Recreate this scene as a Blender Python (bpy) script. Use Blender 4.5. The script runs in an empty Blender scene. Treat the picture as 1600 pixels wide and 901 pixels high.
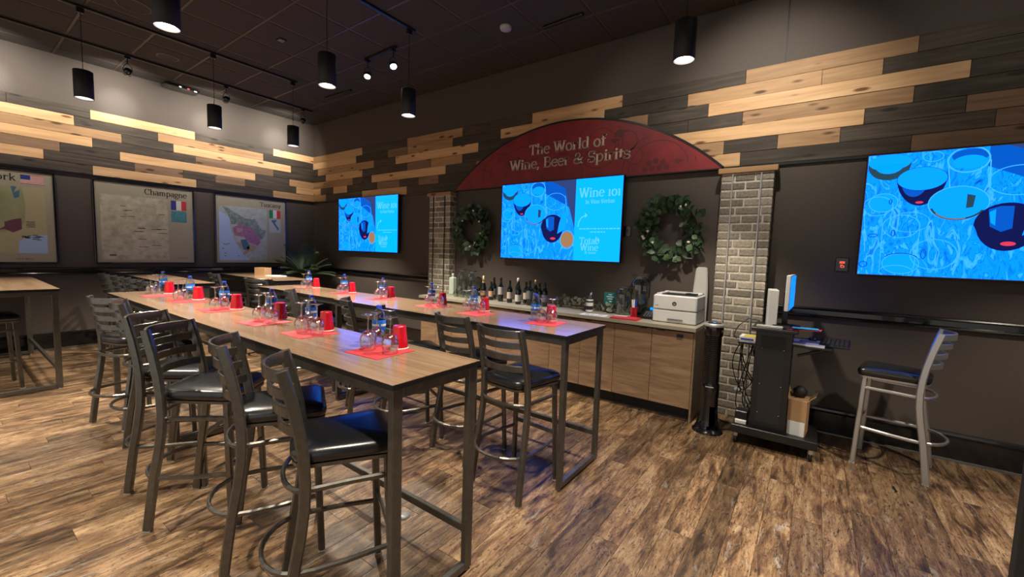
import bpy, bmesh, math, random
from mathutils import Vector, Matrix
rnd = random.Random(7)
PI = math.pi
S = bpy.context.scene
COL = S.collection

# ------------------------------------------------------------------ camera
def cam_axes(yaw, pitch, roll):
    f = Vector((math.cos(yaw)*math.cos(pitch), math.sin(yaw)*math.cos(pitch), math.sin(pitch)))
    r = Vector((math.sin(yaw), -math.cos(yaw), 0)); u = r.cross(f)
    c, s = math.cos(roll), math.sin(roll)
    return c*r+s*u, -s*r+c*u, f
CR, CU, CF = cam_axes(math.radians(125.70218), math.radians(-4.69920), math.radians(1.9))
CP = Vector((8.84094, -4.88400, 1.58643)); FPX = 653.11
cd = bpy.data.cameras.new('camera'); cam = bpy.data.objects.new('camera', cd); COL.objects.link(cam)
cam.matrix_world = Matrix(((CR.x, CU.x, -CF.x, CP.x), (CR.y, CU.y, -CF.y, CP.y), (CR.z, CU.z, -CF.z, CP.z), (0, 0, 0, 1)))
cd.sensor_width = 36; cd.lens = FPX/1600*36; cd.clip_start = .05; cd.clip_end = 60
S.camera = cam
def project(P):
    d = Vector(P)-CP; z = d.dot(CF)
    if z < .05: return None
    return 800+FPX*d.dot(CR)/z, 450.5-FPX*d.dot(CU)/z

# ------------------------------------------------------------------ world, exposure, lamps
w = bpy.data.worlds.new('world'); S.world = w; w.use_nodes = True
bg = w.node_tree.nodes['Background']; bg.inputs[0].default_value = (1, .93, .85, 1); bg.inputs[1].default_value = .62
S.view_settings.view_transform = 'Standard'; S.view_settings.look = 'None'
S.view_settings.exposure = 0.0; S.view_settings.gamma = 1
S.cycles.use_denoising = True
S.cycles.max_bounces = 7; S.cycles.transparent_max_bounces = 16
S.cycles.caustics_reflective = False; S.cycles.caustics_refractive = False
S.cycles.sample_clamp_indirect = 4

PENDANT_W = 205; HEAD_W = 105; HEAD_A_W = 170
PENDANTS = [(2.08, -3.80, 'leftmost one, nearest the New York map'), (2.08, -2.54, 'in front of the Champagne map'), (2.08, -1.48, 'nearest the corner of the room'),
            (4.85, -3.79, 'cut off by the top edge left of centre'), (4.85, -2.54, 'left of the twin spotlights'), (4.85, -1.53, 'right of the twin spotlights'),
            (7.88, -1.31, 'right of the smoke detector, nearest the brick pillar with rods')]
FILL_PENDANTS = [(7.88, -2.85), (7.88, -4.2), (4.85, -5.2), (2.08, -5.2), (10.6, -1.6), (10.6, -3.2), (7.88, -6.0), (10.6, -5)]  # added unseen lamps that fill the room with light, continuing the pendant rows
def spot(loc, target, watts, angle, blend, color, radius=.05):
    l = bpy.data.lights.new('spot_lamp', 'SPOT'); l.energy = watts; l.spot_size = math.radians(angle); l.spot_blend = blend
    l.color = color; l.shadow_soft_size = radius
    o = bpy.data.objects.new('spot_lamp', l); COL.objects.link(o); o.location = loc
    o.rotation_euler = (Vector(target)-Vector(loc)).to_track_quat('-Z', 'Y').to_euler()
    return o
WARM = (1, .88, .72); NEUT = (1, .93, .82)

# ------------------------------------------------------------------ helpers
class MB:
    """collects shapes, builds ONE mesh object"""
    def __init__(s): s.v = []; s.f = []; s.m = []; s.sm = []; s.T = None; s.k = 0
    def add(s, vs, fs, smooth=False):
        o = len(s.v)
        for p in vs:
            p = Vector(p); s.v.append(s.T @ p if s.T else p)
        for f in fs: s.f.append([i+o for i in f]); s.m.append(s.k); s.sm.append(smooth)
        return s
    def box(s, x0, x1, y0, y1, z0, z1):
        return s.add([(x, y, z) for x in (x0, x1) for y in (y0, y1) for z in (z0, z1)],
                     [(0, 1, 3, 2), (4, 6, 7, 5), (0, 4, 5, 1), (2, 3, 7, 6), (0, 2, 6, 4), (1, 5, 7, 3)])
    def bbox(s, x0, x1, y0, y1, z0, z1, b=.005):
        """box with chamfered vertical and top edges"""
        b = min(b, (x1-x0)*.45, (y1-y0)*.45, (z1-z0)*.45)
        def ring(i, z): return [(x0+i+b, y0+i, z), (x1-i-b, y0+i, z), (x1-i, y0+i+b, z), (x1-i, y1-i-b, z), (x1-i-b, y1-i, z), (x0+i+b, y1-i, z), (x0+i, y1-i-b, z), (x0+i, y0+i+b, z)]
        return s.loft([ring(b, z0), ring(0, z0+b), ring(0, z1-b), ring(b, z1)])
    def loft(s, rings, closed=True, caps=True, smooth=False):
        n = len(rings[0]); vs = [p for r in rings for p in r]; fs = []
        for i in range(len(rings)-1):
            for j in range(n if closed else n-1):
                k = (j+1) % n
                fs.append((i*n+j, i*n+k, (i+1)*n+k, (i+1)*n+j))
        s.add(vs, fs, smooth)
        if caps and closed:
            s.add(rings[0], [tuple(range(n))[::-1]]); s.add(rings[-1], [tuple(range(n))])
        return s
    def lathe(s, prof, n=16, c=(0, 0, 0), caps=False, smooth=True, axis=None):
        rings = []
        for r, z in prof:
            rings.append([(c[0]+r*math.cos(2*PI*j/n), c[1]+r*math.sin(2*PI*j/n), c[2]+z) for j in range(n)])
        if axis is not None:
            q = Vector((0, 0, 1)).rotation_difference(Vector(axis)); cc = Vector(c)
            rings = [[cc+q @ (Vector(p)-cc) for p in r] for r in rings]
        return s.loft(rings, True, caps, smooth)
    def sweep(s, pts, sec, closed=False, up=(0, 0, 1), caps=True, smooth=False):
        """sweep a section [(a,b)...] (a sideways, b along up) along pts"""
        pts = [Vector(p) for p in pts]; n = len(pts); rings = []; up = Vector(up)
        for i, p in enumerate(pts):
            a = pts[(i-1) % n] if closed or i > 0 else p
            b = pts[(i+1) % n] if closed or i < n-1 else p
            t = (b-a).normalized(); sd = t.cross(up)
            if sd.length < 1e-4: sd = t.cross(Vector((0, 1, 0)))
            sd.normalize(); uu = sd.cross(t).normalized()
            rings.append([p+sd*x+uu*y for x, y in sec])
        if closed: rings.append(rings[0])
        return s.loft(rings, True, caps and not closed, smooth)
    def tube(s, pts, r, n=8, closed=False, up=(0, 0, 1)):
        return s.sweep(pts, [(r*math.cos(2*PI*j/n), r*math.sin(2*PI*j/n)) for j in range(n)], closed, up, True, True)
    def rect(s, pts, w, h, closed=False, up=(0, 0, 1), ch=.2):
        c = min(w, h)*ch; a, b = w/2, h/2
        return s.sweep(pts, [(-a+c, -b), (a-c, -b), (a, -b+c), (a, b-c), (a-c, b), (-a+c, b), (-a, b-c), (-a, -b+c)], closed, up)
    def poly(s, pts, y0, y1):
        """outline in x,z extruded from y0 (front) to y1"""
        n = len(pts)
        vs = [(x, y0, z) for x, z in pts]+[(x, y1, z) for x, z in pts]
        fs = [tuple(range(n)), tuple(range(n, 2*n))[::-1]]+[(i, i+n, (i+1) % n+n, (i+1) % n) for i in range(n)]
        return s.add(vs, fs)
    def build(s, name, mats, parent=None, loc=(0, 0, 0), rot=(0, 0, 0)):
        me = bpy.data.meshes.new(name); me.from_pydata([tuple(v) for v in s.v], [], s.f)
        if not isinstance(mats, (list, tuple)): mats = [mats]
        for m in mats: me.materials.append(m)
        me.polygons.foreach_set('material_index', s.m); me.polygons.foreach_set('use_smooth', s.sm)
        bm = bmesh.new(); bm.from_mesh(me); bmesh.ops.recalc_face_normals(bm, faces=bm.faces); bm.to_mesh(me); bm.free()
        return link(name, me, parent, loc, rot)
def link(name, me, parent=None, loc=(0, 0, 0), rot=(0, 0, 0), scale=None):
    o = bpy.data.objects.new(name, me); COL.objects.link(o); o.location = loc; o.rotation_euler = rot
    if scale: o.scale = scale
    if parent: o.parent = parent
    return o
def tag(o, label=None, cat=None, group=None, kind=None):
    if label: o['label'] = label
    if cat: o['category'] = cat
    if group: o['group'] = group
    if kind: o['kind'] = kind
    return o
def thing(name, label, cat, loc=(0, 0, 0), rz=0, group=None):
    o = bpy.data.objects.new(name, None); COL.objects.link(o); o.location = loc; o.rotation_euler = (0, 0, rz)
    o.empty_display_size = .1
    return tag(o, label, cat, group)
def kids(o): return [c for c in ALLKIDS.get(o.name, [])]
def dup(root, loc, rz=0, label=None, rot=None, parent=None):
    r = root.copy(); COL.objects.link(r); r.location = loc; r.rotation_euler = rot or (0, 0, rz)
    if label: r['label'] = label
    if parent: r.parent = parent
    for ch in root.children:
        c = ch.copy(); COL.objects.link(c); c.parent = r
        for g in ch.children:
            d = g.copy(); COL.objects.link(d); d.parent = c
    return r
def lamp_child(o, parent):
    o.parent = parent

# ------------------------------------------------------------------ materials
def M(name, col, rough=.5, metal=0, emit=None, es=1, spec=.5, coat=0, noise=0, nscale=20, bump=0):
    m = bpy.data.materials.new(name); m.use_nodes = True; nt = m.node_tree; b = nt.nodes['Principled BSDF']
    b.inputs['Base Color'].default_value = (*col, 1); b.inputs['Roughness'].default_value = rough
    b.inputs['Metallic'].default_value = metal; b.inputs['Specular IOR Level'].default_value = spec
    b.inputs['Coat Weight'].default_value = coat
    if emit: b.inputs['Emission Color'].default_value = (*emit, 1); b.inputs['Emission Strength'].default_value = es
    if noise or bump:
        tc = nt.nodes.new('ShaderNodeTexCoord'); n = nt.nodes.new('ShaderNodeTexNoise'); n.inputs['Scale'].default_value = nscale
        n.inputs['Detail'].default_value = 5; nt.links.new(tc.outputs['Object'], n.inputs['Vector'])
        if noise:
            r = nt.nodes.new('ShaderNodeValToRGB'); e = r.color_ramp.elements
            e[0].position = .3; e[1].position = .7
            e[0].color = (*[c*(1-noise) for c in col], 1); e[1].color = (*[min(1, c*(1+noise)) for c in col], 1)
            nt.links.new(n.outputs['Fac'], r.inputs['Fac']); nt.links.new(r.outputs['Color'], b.inputs['Base Color'])
        if bump:
            bp = nt.nodes.new('ShaderNodeBump'); bp.inputs['Strength'].default_value = bump; bp.inputs['Distance'].default_value = .002
            nt.links.new(n.outputs['Fac'], bp.inputs['Height']); nt.links.new(bp.outputs['Normal'], b.inputs['Normal'])
    return m
def wood(name, cols, sx=1.2, sy=14, rough=.5, detail=8, dist=1.2, knots=None, world=False, bump=.25, spread=(.3, .7), var=.25):
    """grain runs along local X; every object gets its own patch of the pattern"""
    m = bpy.data.materials.new(name); m.use_nodes = True; nt = m.node_tree; L = nt.links.new; N = nt.nodes.new
    b = nt.nodes['Principled BSDF']; b.inputs['Roughness'].default_value = rough; b.inputs['Specular IOR Level'].default_value = .35
    tc = N('ShaderNodeTexCoord'); oi = N('ShaderNodeObjectInfo')
    cb = N('ShaderNodeCombineXYZ'); mu = N('ShaderNodeMath'); mu.operation = 'MULTIPLY'; mu.inputs[1].default_value = 97
    L(oi.outputs['Random'], mu.inputs[0]); L(mu.outputs[0], cb.inputs[0]); L(mu.outputs[0], cb.inputs[1]); L(mu.outputs[0], cb.inputs[2])
    ad = N('ShaderNodeVectorMath'); ad.operation = 'ADD'; L(tc.outputs['Object'], ad.inputs[0]); L(cb.outputs[0], ad.inputs[1])
    mp = N('ShaderNodeMapping'); mp.inputs['Scale'].default_value = (sx, sy, sy); L(ad.outputs[0], mp.inputs['Vector'])
    n = N('ShaderNodeTexNoise'); n.inputs['Scale'].default_value = 1; n.inputs['Detail'].default_value = detail
    n.inputs['Roughness'].default_value = .62; n.inputs['Distortion'].default_value = dist; L(mp.outputs[0], n.inputs['Vector'])
    mp2 = N('ShaderNodeMapping'); mp2.inputs['Scale'].default_value = (sx*3, sy*5, sy*5); L(ad.outputs[0], mp2.inputs['Vector'])
    n2 = N('ShaderNodeTexNoise'); n2.inputs['Scale'].default_value = 1; n2.inputs['Detail'].default_value = 4; L(mp2.outputs[0], n2.inputs['Vector'])
    mx = N('ShaderNodeMix'); mx.data_type = 'FLOAT'; mx.inputs[0].default_value = .3; L(n.outputs['Fac'], mx.inputs[2]); L(n2.outputs['Fac'], mx.inputs[3])
    r = N('ShaderNodeValToRGB'); cr = r.color_ramp
    while len(cr.elements) < len(cols): cr.elements.new(.5)
    for i, c in enumerate(cols):
        cr.elements[i].position = spread[0]+(spread[1]-spread[0])*i/(len(cols)-1); cr.elements[i].color = (*c, 1)
    L(mx.outputs[0], r.inputs['Fac'])
    hv = N('ShaderNodeHueSaturation'); mr = N('ShaderNodeMapRange'); mr.inputs[3].default_value = 1-var; mr.inputs[4].default_value = 1+var
    L(oi.outputs['Random'], mr.inputs[0]); L(mr.outputs[0], hv.inputs['Value']); L(r.outputs['Color'], hv.inputs['Color'])
    out = hv.outputs['Color']
    if knots:
        vo = N('ShaderNodeTexVoronoi'); mp3 = N('ShaderNodeMapping'); mp3.inputs['Scale'].default_value = (2.6, 9.0, 9.0)
        L(ad.outputs[0], mp3.inputs['Vector']); L(mp3.outputs[0], vo.inputs['Vector']); vo.inputs['Scale'].default_value = 1
        kr = N('ShaderNodeValToRGB'); kr.color_ramp.elements[0].position = .10; kr.color_ramp.elements[0].color = (1, 1, 1, 1)
        kr.color_ramp.elements[1].position = .19; kr.color_ramp.elements[1].color = (0, 0, 0, 1); L(vo.outputs['Distance'], kr.inputs['Fac'])
        mc = N('ShaderNodeMix'); mc.data_type = 'RGBA'; L(kr.outputs['Color'], mc.inputs[0]); L(out, mc.inputs[6]); mc.inputs[7].default_value = (*knots, 1)
        out = mc.outputs[2]
    L(out, b.inputs['Base Color'])
    bp = N('ShaderNodeBump'); bp.inputs['Strength'].default_value = bump; bp.inputs['Distance'].default_value = .003
    L(mx.outputs[0], bp.inputs['Height']); L(bp.outputs['Normal'], b.inputs['Normal'])
    return m
def thin_glass(name, tint=(1, 1, 1), rough=.02, fac=.08, boost=.9):
    m = bpy.data.materials.new(name); m.use_nodes = True; nt = m.node_tree; nt.nodes.clear(); N = nt.nodes.new; L = nt.links.new
    o = N('ShaderNodeOutputMaterial'); mx = N('ShaderNodeMixShader'); t = N('ShaderNodeBsdfTransparent'); g = N('ShaderNodeBsdfGlossy')
    t.inputs[0].default_value = (*tint, 1); g.inputs['Roughness'].default_value = rough
    lw = N('ShaderNodeLayerWeight'); lw.inputs['Blend'].default_value = .35; ma = N('ShaderNodeMath'); ma.operation = 'MULTIPLY_ADD'
    ma.inputs[1].default_value = boost; ma.inputs[2].default_value = fac; L(lw.outputs['Facing'], ma.inputs[0]); L(ma.outputs[0], mx.inputs[0])
    L(t.outputs[0], mx.inputs[1]); L(g.outputs[0], mx.inputs[2]); L(mx.outputs[0], o.inputs[0])
    return m
m_wall = M('wall_paint', (.070, .055, .045), .75, noise=.08, nscale=60, bump=.05)
m_ceil = M('ceiling_tile', (.040, .033, .027), .85, noise=.15, nscale=120, bump=.2)
m_grid = M('ceiling_grid', (.075, .058, .040), .45)
m_black = M('black_paint', (.008, .008, .009), .35)
m_blackg = M('black_gloss', (.006, .006, .007), .16, coat=.4)
m_mattb = M('matt_black', (.010, .010, .010), .6)
m_steel = M('hammered_steel', (.155, .150, .135), .30, metal=.85, noise=.12, nscale=40)
m_steel_t = M('raw_steel', (.135, .130, .115), .36, metal=.75, noise=.15, nscale=25)
m_silver = M('silver_steel', (.52, .53, .53), .32, metal=.85)
m_vinyl = M('black_vinyl', (.010, .011, .013), .26, spec=.8, noise=.1, nscale=80, bump=.1)
m_foot = M('foot_glide', (.45, .45, .43), .5)
def floor_mat():
    m = bpy.data.materials.new('floor_plank'); m.use_nodes = True; nt = m.node_tree; L = nt.links.new; N = nt.nodes.new
    b = nt.nodes['Principled BSDF']; b.inputs['Roughness'].default_value = .42; b.inputs['Specular IOR Level'].default_value = .4
    tc = N('ShaderNodeTexCoord'); oi = N('ShaderNodeObjectInfo'); cb = N('ShaderNodeCombineXYZ')
    mu = N('ShaderNodeMath'); mu.operation = 'MULTIPLY'; mu.inputs[1].default_value = 83; L(oi.outputs['Random'], mu.inputs[0])
    for k in range(3): L(mu.outputs[0], cb.inputs[k])
    ad = N('ShaderNodeVectorMath'); L(tc.outputs['Object'], ad.inputs[0]); L(cb.outputs[0], ad.inputs[1])
    def noise(sx, sy, det, dist, rough=.6):
        mp = N('ShaderNodeMapping'); mp.inputs['Scale'].default_value = (sx, sy, sy); L(ad.outputs[0], mp.inputs['Vector'])
        n = N('ShaderNodeTexNoise'); n.inputs['Scale'].default_value = 1; n.inputs['Detail'].default_value = det; n.inputs['Distortion'].default_value = dist; n.inputs['Roughness'].default_value = rough
        L(mp.outputs[0], n.inputs['Vector']); return n.outputs['Fac']
    patch = noise(1.8, 7, 4, 1.5); grain = noise(5, 42, 9, 1.0, .75); fiss = noise(22, 70, 5, 1.5, .7); grey = noise(2.2, 9, 6, 2.0, .7)
    mx = N('ShaderNodeMix'); mx.data_type = 'FLOAT'; mx.inputs[0].default_value = .5; L(patch, mx.inputs[2]); L(grain, mx.inputs[3])
    def ramp(src, pts):
        r = N('ShaderNodeValToRGB'); cr = r.color_ramp
        while len(cr.elements) < len(pts): cr.elements.new(.5)
        for e, (p, c) in zip(cr.elements, pts): e.position = p; e.color = (*c, 1)
        L(src, r.inputs[0]); return r.outputs[0]
    base = ramp(mx.outputs[0], [(.36, (.018, .010, .006)), (.43, (.062, .034, .017)), (.50, (.145, .083, .041)), (.57, (.235, .150, .078)), (.66, (.33, .24, .145))])
    def mix(f, a, bcol, mode='MIX'):
        q = N('ShaderNodeMix'); q.data_type = 'RGBA'; q.blend_type = mode; L(f, q.inputs[0]); L(a, q.inputs[6])
        if isinstance(bcol, tuple): q.inputs[7].default_value = (*bcol, 1)
        else: L(bcol, q.inputs[7])
        return q.outputs[2]
    c1 = mix(ramp(grey, [(.58, (0, 0, 0)), (.72, (.65, .65, .65))]), base, (.34, .31, .26))
    c2 = mix(ramp(fiss, [(.39, (.9, .9, .9)), (.45, (0, 0, 0))]), c1, (.018, .010, .006))
    hv = N('ShaderNodeHueSaturation'); mr = N('ShaderNodeMapRange'); mr.inputs[3].default_value = .60; mr.inputs[4].default_value = 1.35
    L(oi.outputs['Random'], mr.inputs[0]); L(mr.outputs[0], hv.inputs['Value']); L(c2, hv.inputs['Color'])
    L(hv.outputs[0], b.inputs['Base Color'])
    bp = N('ShaderNodeBump'); bp.inputs['Strength'].default_value = .3; bp.inputs['Distance'].default_value = .002; L(grain, bp.inputs['Height']); L(bp.outputs[0], b.inputs['Normal'])
    return m
m_floor = floor_mat()
m_joint = M('floor_joint', (.03, .02, .013), .8)
m_light = wood('pine_plank', [(.44, .25, .11), (.60, .37, .18), (.70, .46, .25)], .8, 9, .55, dist=.8, knots=(.16, .06, .02), spread=(.32, .68), var=.12)
m_med = wood('tan_plank', [(.24, .135, .06), (.36, .21, .10), (.46, .29, .15)], .8, 9, .6, dist=1.2, knots=(.09, .04, .015), spread=(.32, .68), var=.12)
m_brown = wood('brown_plank', [(.13, .075, .042), (.20, .12, .07), (.27, .17, .105)], .8, 9, .6, dist=1.2, knots=(.05, .03, .015), spread=(.32, .68), var=.12)
m_dark = wood('weathered_grey_plank', [(.028, .022, .015), (.056, .043, .031), (.105, .083, .060)], .8, 8, .65, dist=2.0, knots=(.02, .015, .01), spread=(.30, .70), var=.18)
m_top = wood('table_laminate', [(.16, .102, .060), (.235, .155, .095), (.30, .205, .132)], 1.0, 16, .15, dist=.8, spread=(.32, .68), var=.04, bump=.0)
m_top.node_tree.nodes['Principled BSDF'].inputs['Specular IOR Level'].default_value = 1.0
m_edge = M('black_edge', (.007, .007, .007), .4)
m_cab = wood('walnut_laminate', [(.16, .095, .055), (.27, .17, .10), (.37, .25, .155)], 1.5, 11, .45, dist=1.8, spread=(.30, .70), var=.06, bump=.05)
m_cabin = M('cabinet_gap', (.02, .013, .009), .8)
m_ctop = M('counter_top', (.36, .33, .25), .35, noise=.1, nscale=90)
m_endp = wood('end_panel', [(.15, .10, .06), (.22, .15, .09), (.28, .20, .12)], 1.2, 10, .5, var=.03, bump=.05)
m_mortar = M('mortar', (.56, .52, .43), .9, noise=.2, nscale=40, bump=.5)
def brickmat():
    m = M('brick', (.25, .22, .18), .9, noise=.35, nscale=35, bump=.6)
    nt = m.node_tree; b = nt.nodes['Principled BSDF']; r = [n for n in nt.nodes if n.type == 'VALTORGB'][0]
    oi = nt.nodes.new('ShaderNodeObjectInfo'); h = nt.nodes.new('ShaderNodeHueSaturation'); mr = nt.nodes.new('ShaderNodeMapRange')
    mr.inputs[3].default_value = .6; mr.inputs[4].default_value = 1.5; nt.links.new(oi.outputs['Random'], mr.inputs[0])
    nt.links.new(mr.outputs[0], h.inputs['Value']); nt.links.new(r.outputs['Color'], h.inputs['Color']); nt.links.new(h.outputs['Color'], b.inputs['Base Color'])
    return m
m_brick = brickmat()
m_rod = M('metal_rod', (.62, .62, .60), .35, metal=.6)
m_red = M('sign_red', (.20, .012, .015), .5, noise=.18, nscale=5)
m_red2 = M('sign_pattern', (.10, .008, .012), .5)
m_cream = M('sign_letter', (.62, .52, .42), .5)
m_napkin = M('red_paper', (.52, .035, .045), .7, noise=.06, nscale=200)
m_cup = M('red_plastic', (.42, .006, .012), .22, coat=.3)
m_white = M('white_plastic', (.66, .67, .66), .4)
m_white2 = M('light_grey_plastic', (.42, .42, .40), .45)
m_paper = M('white_paper', (.75, .75, .72), .8)
m_glass = thin_glass('clear_glass', (1, 1, 1), .08, .22, 1.0)
m_glass2 = thin_glass('smoky_glass', (.72, .78, .74), fac=.10)
m_glassf = thin_glass('glass_foot', (1, 1, 1), .12, .45, .5)
m_pet = thin_glass('clear_plastic', (.86, .93, .98), .06, .07, .75)
m_blue = M('blue_label', (.02, .16, .62), .4)
m_bluecap = M('blue_cap', (.012, .04, .40), .35)
m_wine = M('dark_bottle_glass', (.006, .008, .006), .1, coat=.5)
m_gold = M('gold_foil', (.55, .36, .17), .35, metal=.5)
m_cream2 = M('cream_label', (.60, .52, .40), .6)
m_greyl = M('grey_label', (.16, .16, .17), .6)
m_leaf = M('eucalyptus_leaf', (.026, .058, .026), .5, noise=.3, nscale=30)
m_leaf2 = M('pale_leaf', (.07, .13, .055), .5)
m_leafg = M('dusty_leaf', (.15, .155, .115), .6, noise=.3, nscale=30)
m_twig = M('twig', (.07, .045, .025), .8)
m_flower = M('white_bud', (.75, .72, .62), .6)
m_palm = M('palm_leaf', (.035, .060, .022), .5, noise=.25, nscale=20)
m_cyan = M('screen_blue', (.0, .0, .0), .25, emit=(.0, .37, 1.5), es=1.0)
m_map = M('map_board', (.33, .30, .21), .6, noise=.07, nscale=90)
m_lamp = M('lamp_disc', (.9, .9, .9), .4, emit=(1, .97, .92), es=14)
m_lampw = M('lamp_reflector', (.75, .75, .75), .3)
m_teal = M('teal_card', (.01, .16, .17), .5)
m_card = M('cardboard', (.42, .25, .12), .8)
m_cable = M('black_cable', (.008, .008, .008), .45)
m_yellow = M('yellow_print', (.62, .50, .08), .5)
m_skyb = M('blue_paper', (.04, .36, .66), .5)
m_redl = M('red_display', (.3, .02, .02), .4, emit=(1, .10, .06), es=1.2)
m_whiteled = M('white_led', (.5, .5, .5), .4, emit=(1, .95, .9), es=1.0)
m_greenled = M('green_glow', (.05, .2, .05), .4, emit=(.3, .8, .3), es=.3)
m_ink = M('dark_ink', (.015, .013, .012), .6)
m_pond = M('pale_soap', (.50, .58, .52), .35)

# serif lettering, drawn as strokes (thick when upright, thin when level)
def _arc(cx, cy, rx, ry, a0, a1, n=14):
    return [(cx+rx*math.cos(math.radians(a0+(a1-a0)*i/n)), cy+ry*math.sin(math.radians(a0+(a1-a0)*i/n))) for i in range(n+1)]
def V(x, a, b): return [(x, a), (x, b)]
def SF(x, y, w=.095): return [(x-w, y), (x+w, y)]
GL = {
 'T': (.64, [V(.31, 0, .70), SF(.31, .012), [(.03, .70), (.59, .70)], [(.035, .57), (.045, .71)], [(.585, .57), (.575, .71)]]),
 'h': (.62, [V(.13, 0, .75), _arc(.30, .32, .17, .15, 170, 0)+[(.47, 0)], SF(.13, .012), SF(.47, .012), [(.04, .74), (.13, .74)]]),
 'e': (.50, [_arc(.26, .25, .20, .245, 5, 318, 22), [(.07, .27), (.45, .27)]]),
 'W': (1.0, [[(.10, .72), (.30, 0)], [(.31, 0), (.50, .66)], [(.50, .70), (.70, 0)], [(.71, 0), (.90, .72)], SF(.10, .715), SF(.49, .715), SF(.90, .715)]),
 'w': (.74, [[(.08, .48), (.22, 0)], [(.23, 0), (.36, .46)], [(.37, .48), (.52, 0)], [(.53, 0), (.66, .48)], SF(.08, .475, .07), SF(.66, .475, .07)]),
 'o': (.54, [_arc(.27, .25, .20, .24, 0, 360, 24)]),
 'r': (.42, [V(.13, 0, .48), _arc(.28, .32, .14, .15, 165, 35), SF(.13, .012), [(.04, .475), (.13, .475)]]),
 'l': (.28, [V(.14, 0, .75), SF(.14, .012), [(.05, .74), (.14, .74)]]),
 'd': (.58, [V(.44, 0, .75), _arc(.27, .25, .19, .24, 50, 310, 20), [(.35, .74), (.44, .74)], [(.44, .012), (.53, .012)]]),
 'f': (.36, [V(.16, 0, .58), _arc(.28, .60, .12, .14, 175, 40), [(.04, .47), (.33, .47)], SF(.16, .012)]),
 'i': (.28, [V(.14, 0, .48), V(.14, .60, .70), SF(.14, .012), [(.05, .475), (.14, .475)]]),
 'n': (.62, [V(.13, 0, .48), _arc(.30, .32, .17, .15, 170, 0)+[(.47, 0)], SF(.13, .012), SF(.47, .012), [(.04, .475), (.13, .475)]]),
 ',': (.24, [[(.10, .07), (.10, -.02), (.04, -.13)]]),
 'B': (.64, [V(.14, 0, .71), [(.04, .705), (.32, .705)]+_arc(.32, .54, .17, .165, 90, -90)+[(.14, .375)], _arc(.33, .19, .21, .185, 90, -90)+[(.04, .012)]]),
 '&': (.74, [_arc(.30, .56, .12, .14, 0, 360, 20), [(.20, .48), (.60, .02)], _arc(.27, .18, .20, .18, 115, 330, 18), [(.44, .10), (.60, .38)], SF(.60, .38, .07), SF(.62, .012, .07)]),
 'S': (.54, [_arc(.27, .53, .18, .175, 25, 265, 18), _arc(.27, .19, .19, .18, 85, -160, 18), [(.44, .52), (.44, .70)], [(.08, .02), (.08, .2)]]),
 'p': (.58, [V(.13, -.22, .48), _arc(.30, .25, .19, .24, -130, 130, 20), SF(.13, -.21), [(.04, .475), (.13, .475)]]),
 't': (.36, [V(.15, .08, .62), [(.03, .47), (.31, .47)], _arc(.24, .09, .09, .085, 180, 310)]),
 's': (.42, [_arc(.21, .37, .13, .115, 25, 265, 14), _arc(.21, .13, .14, .125, 85, -160, 14), [(.33, .36), (.33, .47)], [(.07, .01), (.07, .12)]]),
 'C': (.68, [_arc(.37, .36, .30, .35, 48, 312, 24), [(.58, .50), (.58, .70)]]),
 'a': (.50, [[(.38, 0), (.38, .34)]+_arc(.23, .34, .15, .14, 10, 150), _arc(.22, .14, .16, .13, 0, 360, 18), [(.38, .012), (.46, .012)]]),
 'm': (.88, [V(.13, 0, .48), _arc(.27, .32, .145, .15, 170, 0)+[(.415, 0)], _arc(.56, .32, .145, .15, 170, 0)+[(.705, 0)], SF(.13, .012, .08), SF(.42, .012, .08), SF(.71, .012, .08)]),
 'g': (.52, [_arc(.24, .30, .16, .18, 0, 360, 18), _arc(.25, -.10, .20, .11, 0, 360, 18), [(.14, .12), (.12, .05), (.22, .0)], [(.38, .42), (.47, .46)]]),
 'u': (.60, [[(.13, .48), (.13, .15)]+_arc(.28, .15, .15, .14, 180, 350)+[(.44, .2)], V(.44, 0, .48), [(.04, .475), (.13, .475)], [(.35, .475), (.44, .475)], [(.44, .012), (.52, .012)]]),
 'c': (.47, [_arc(.26, .25, .20, .24, 45, 315, 20)]),
 'y': (.54, [[(.09, .48), (.27, .02)], [(.46, .48), (.22, -.14), (.10, -.20)], SF(.09, .475, .07), SF(.46, .475, .07)]),
 'k': (.56, [V(.13, 0, .75), [(.14, .20), (.42, .47)], [(.24, .30), (.47, 0)], SF(.13, .012), SF(.47, .012, .07), SF(.43, .475, .07)]),
 'N': (.74, [V(.12, 0, .71), [(.12, .71), (.60, 0)], V(.60, 0, .71), SF(.12, .012), SF(.60, .705), SF(.12, .705, .07)]),
 'Y': (.66, [[(.08, .71), (.33, .34)], [(.58, .71), (.33, .34)], V(.33, 0, .34), SF(.33, .012), SF(.08, .705), SF(.58, .705)]),
 '1': (.32, [V(.16, 0, .49), SF(.16, .012), [(.07, .47), (.16, .49)]]),
 '0': (.54, [_arc(.27, .25, .20, .24, 0, 360, 24)]),
 'V': (.68, [[(.09, .71), (.33, 0)], [(.34, 0), (.58, .71)], SF(.09, .705), SF(.58, .705)]),
 'I': (.30, [V(.15, 0, .71), SF(.15, .012), SF(.15, .705)]),
 'v': (.54, [[(.08, .48), (.26, 0)], [(.27, 0), (.45, .48)], SF(.08, .475, .07), SF(.45, .475, .07)]),
 ' ': (.30, []),
}
def text_width(t, size, sx=1): return sum(GL[c][0] for c in t)*size*sx
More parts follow.
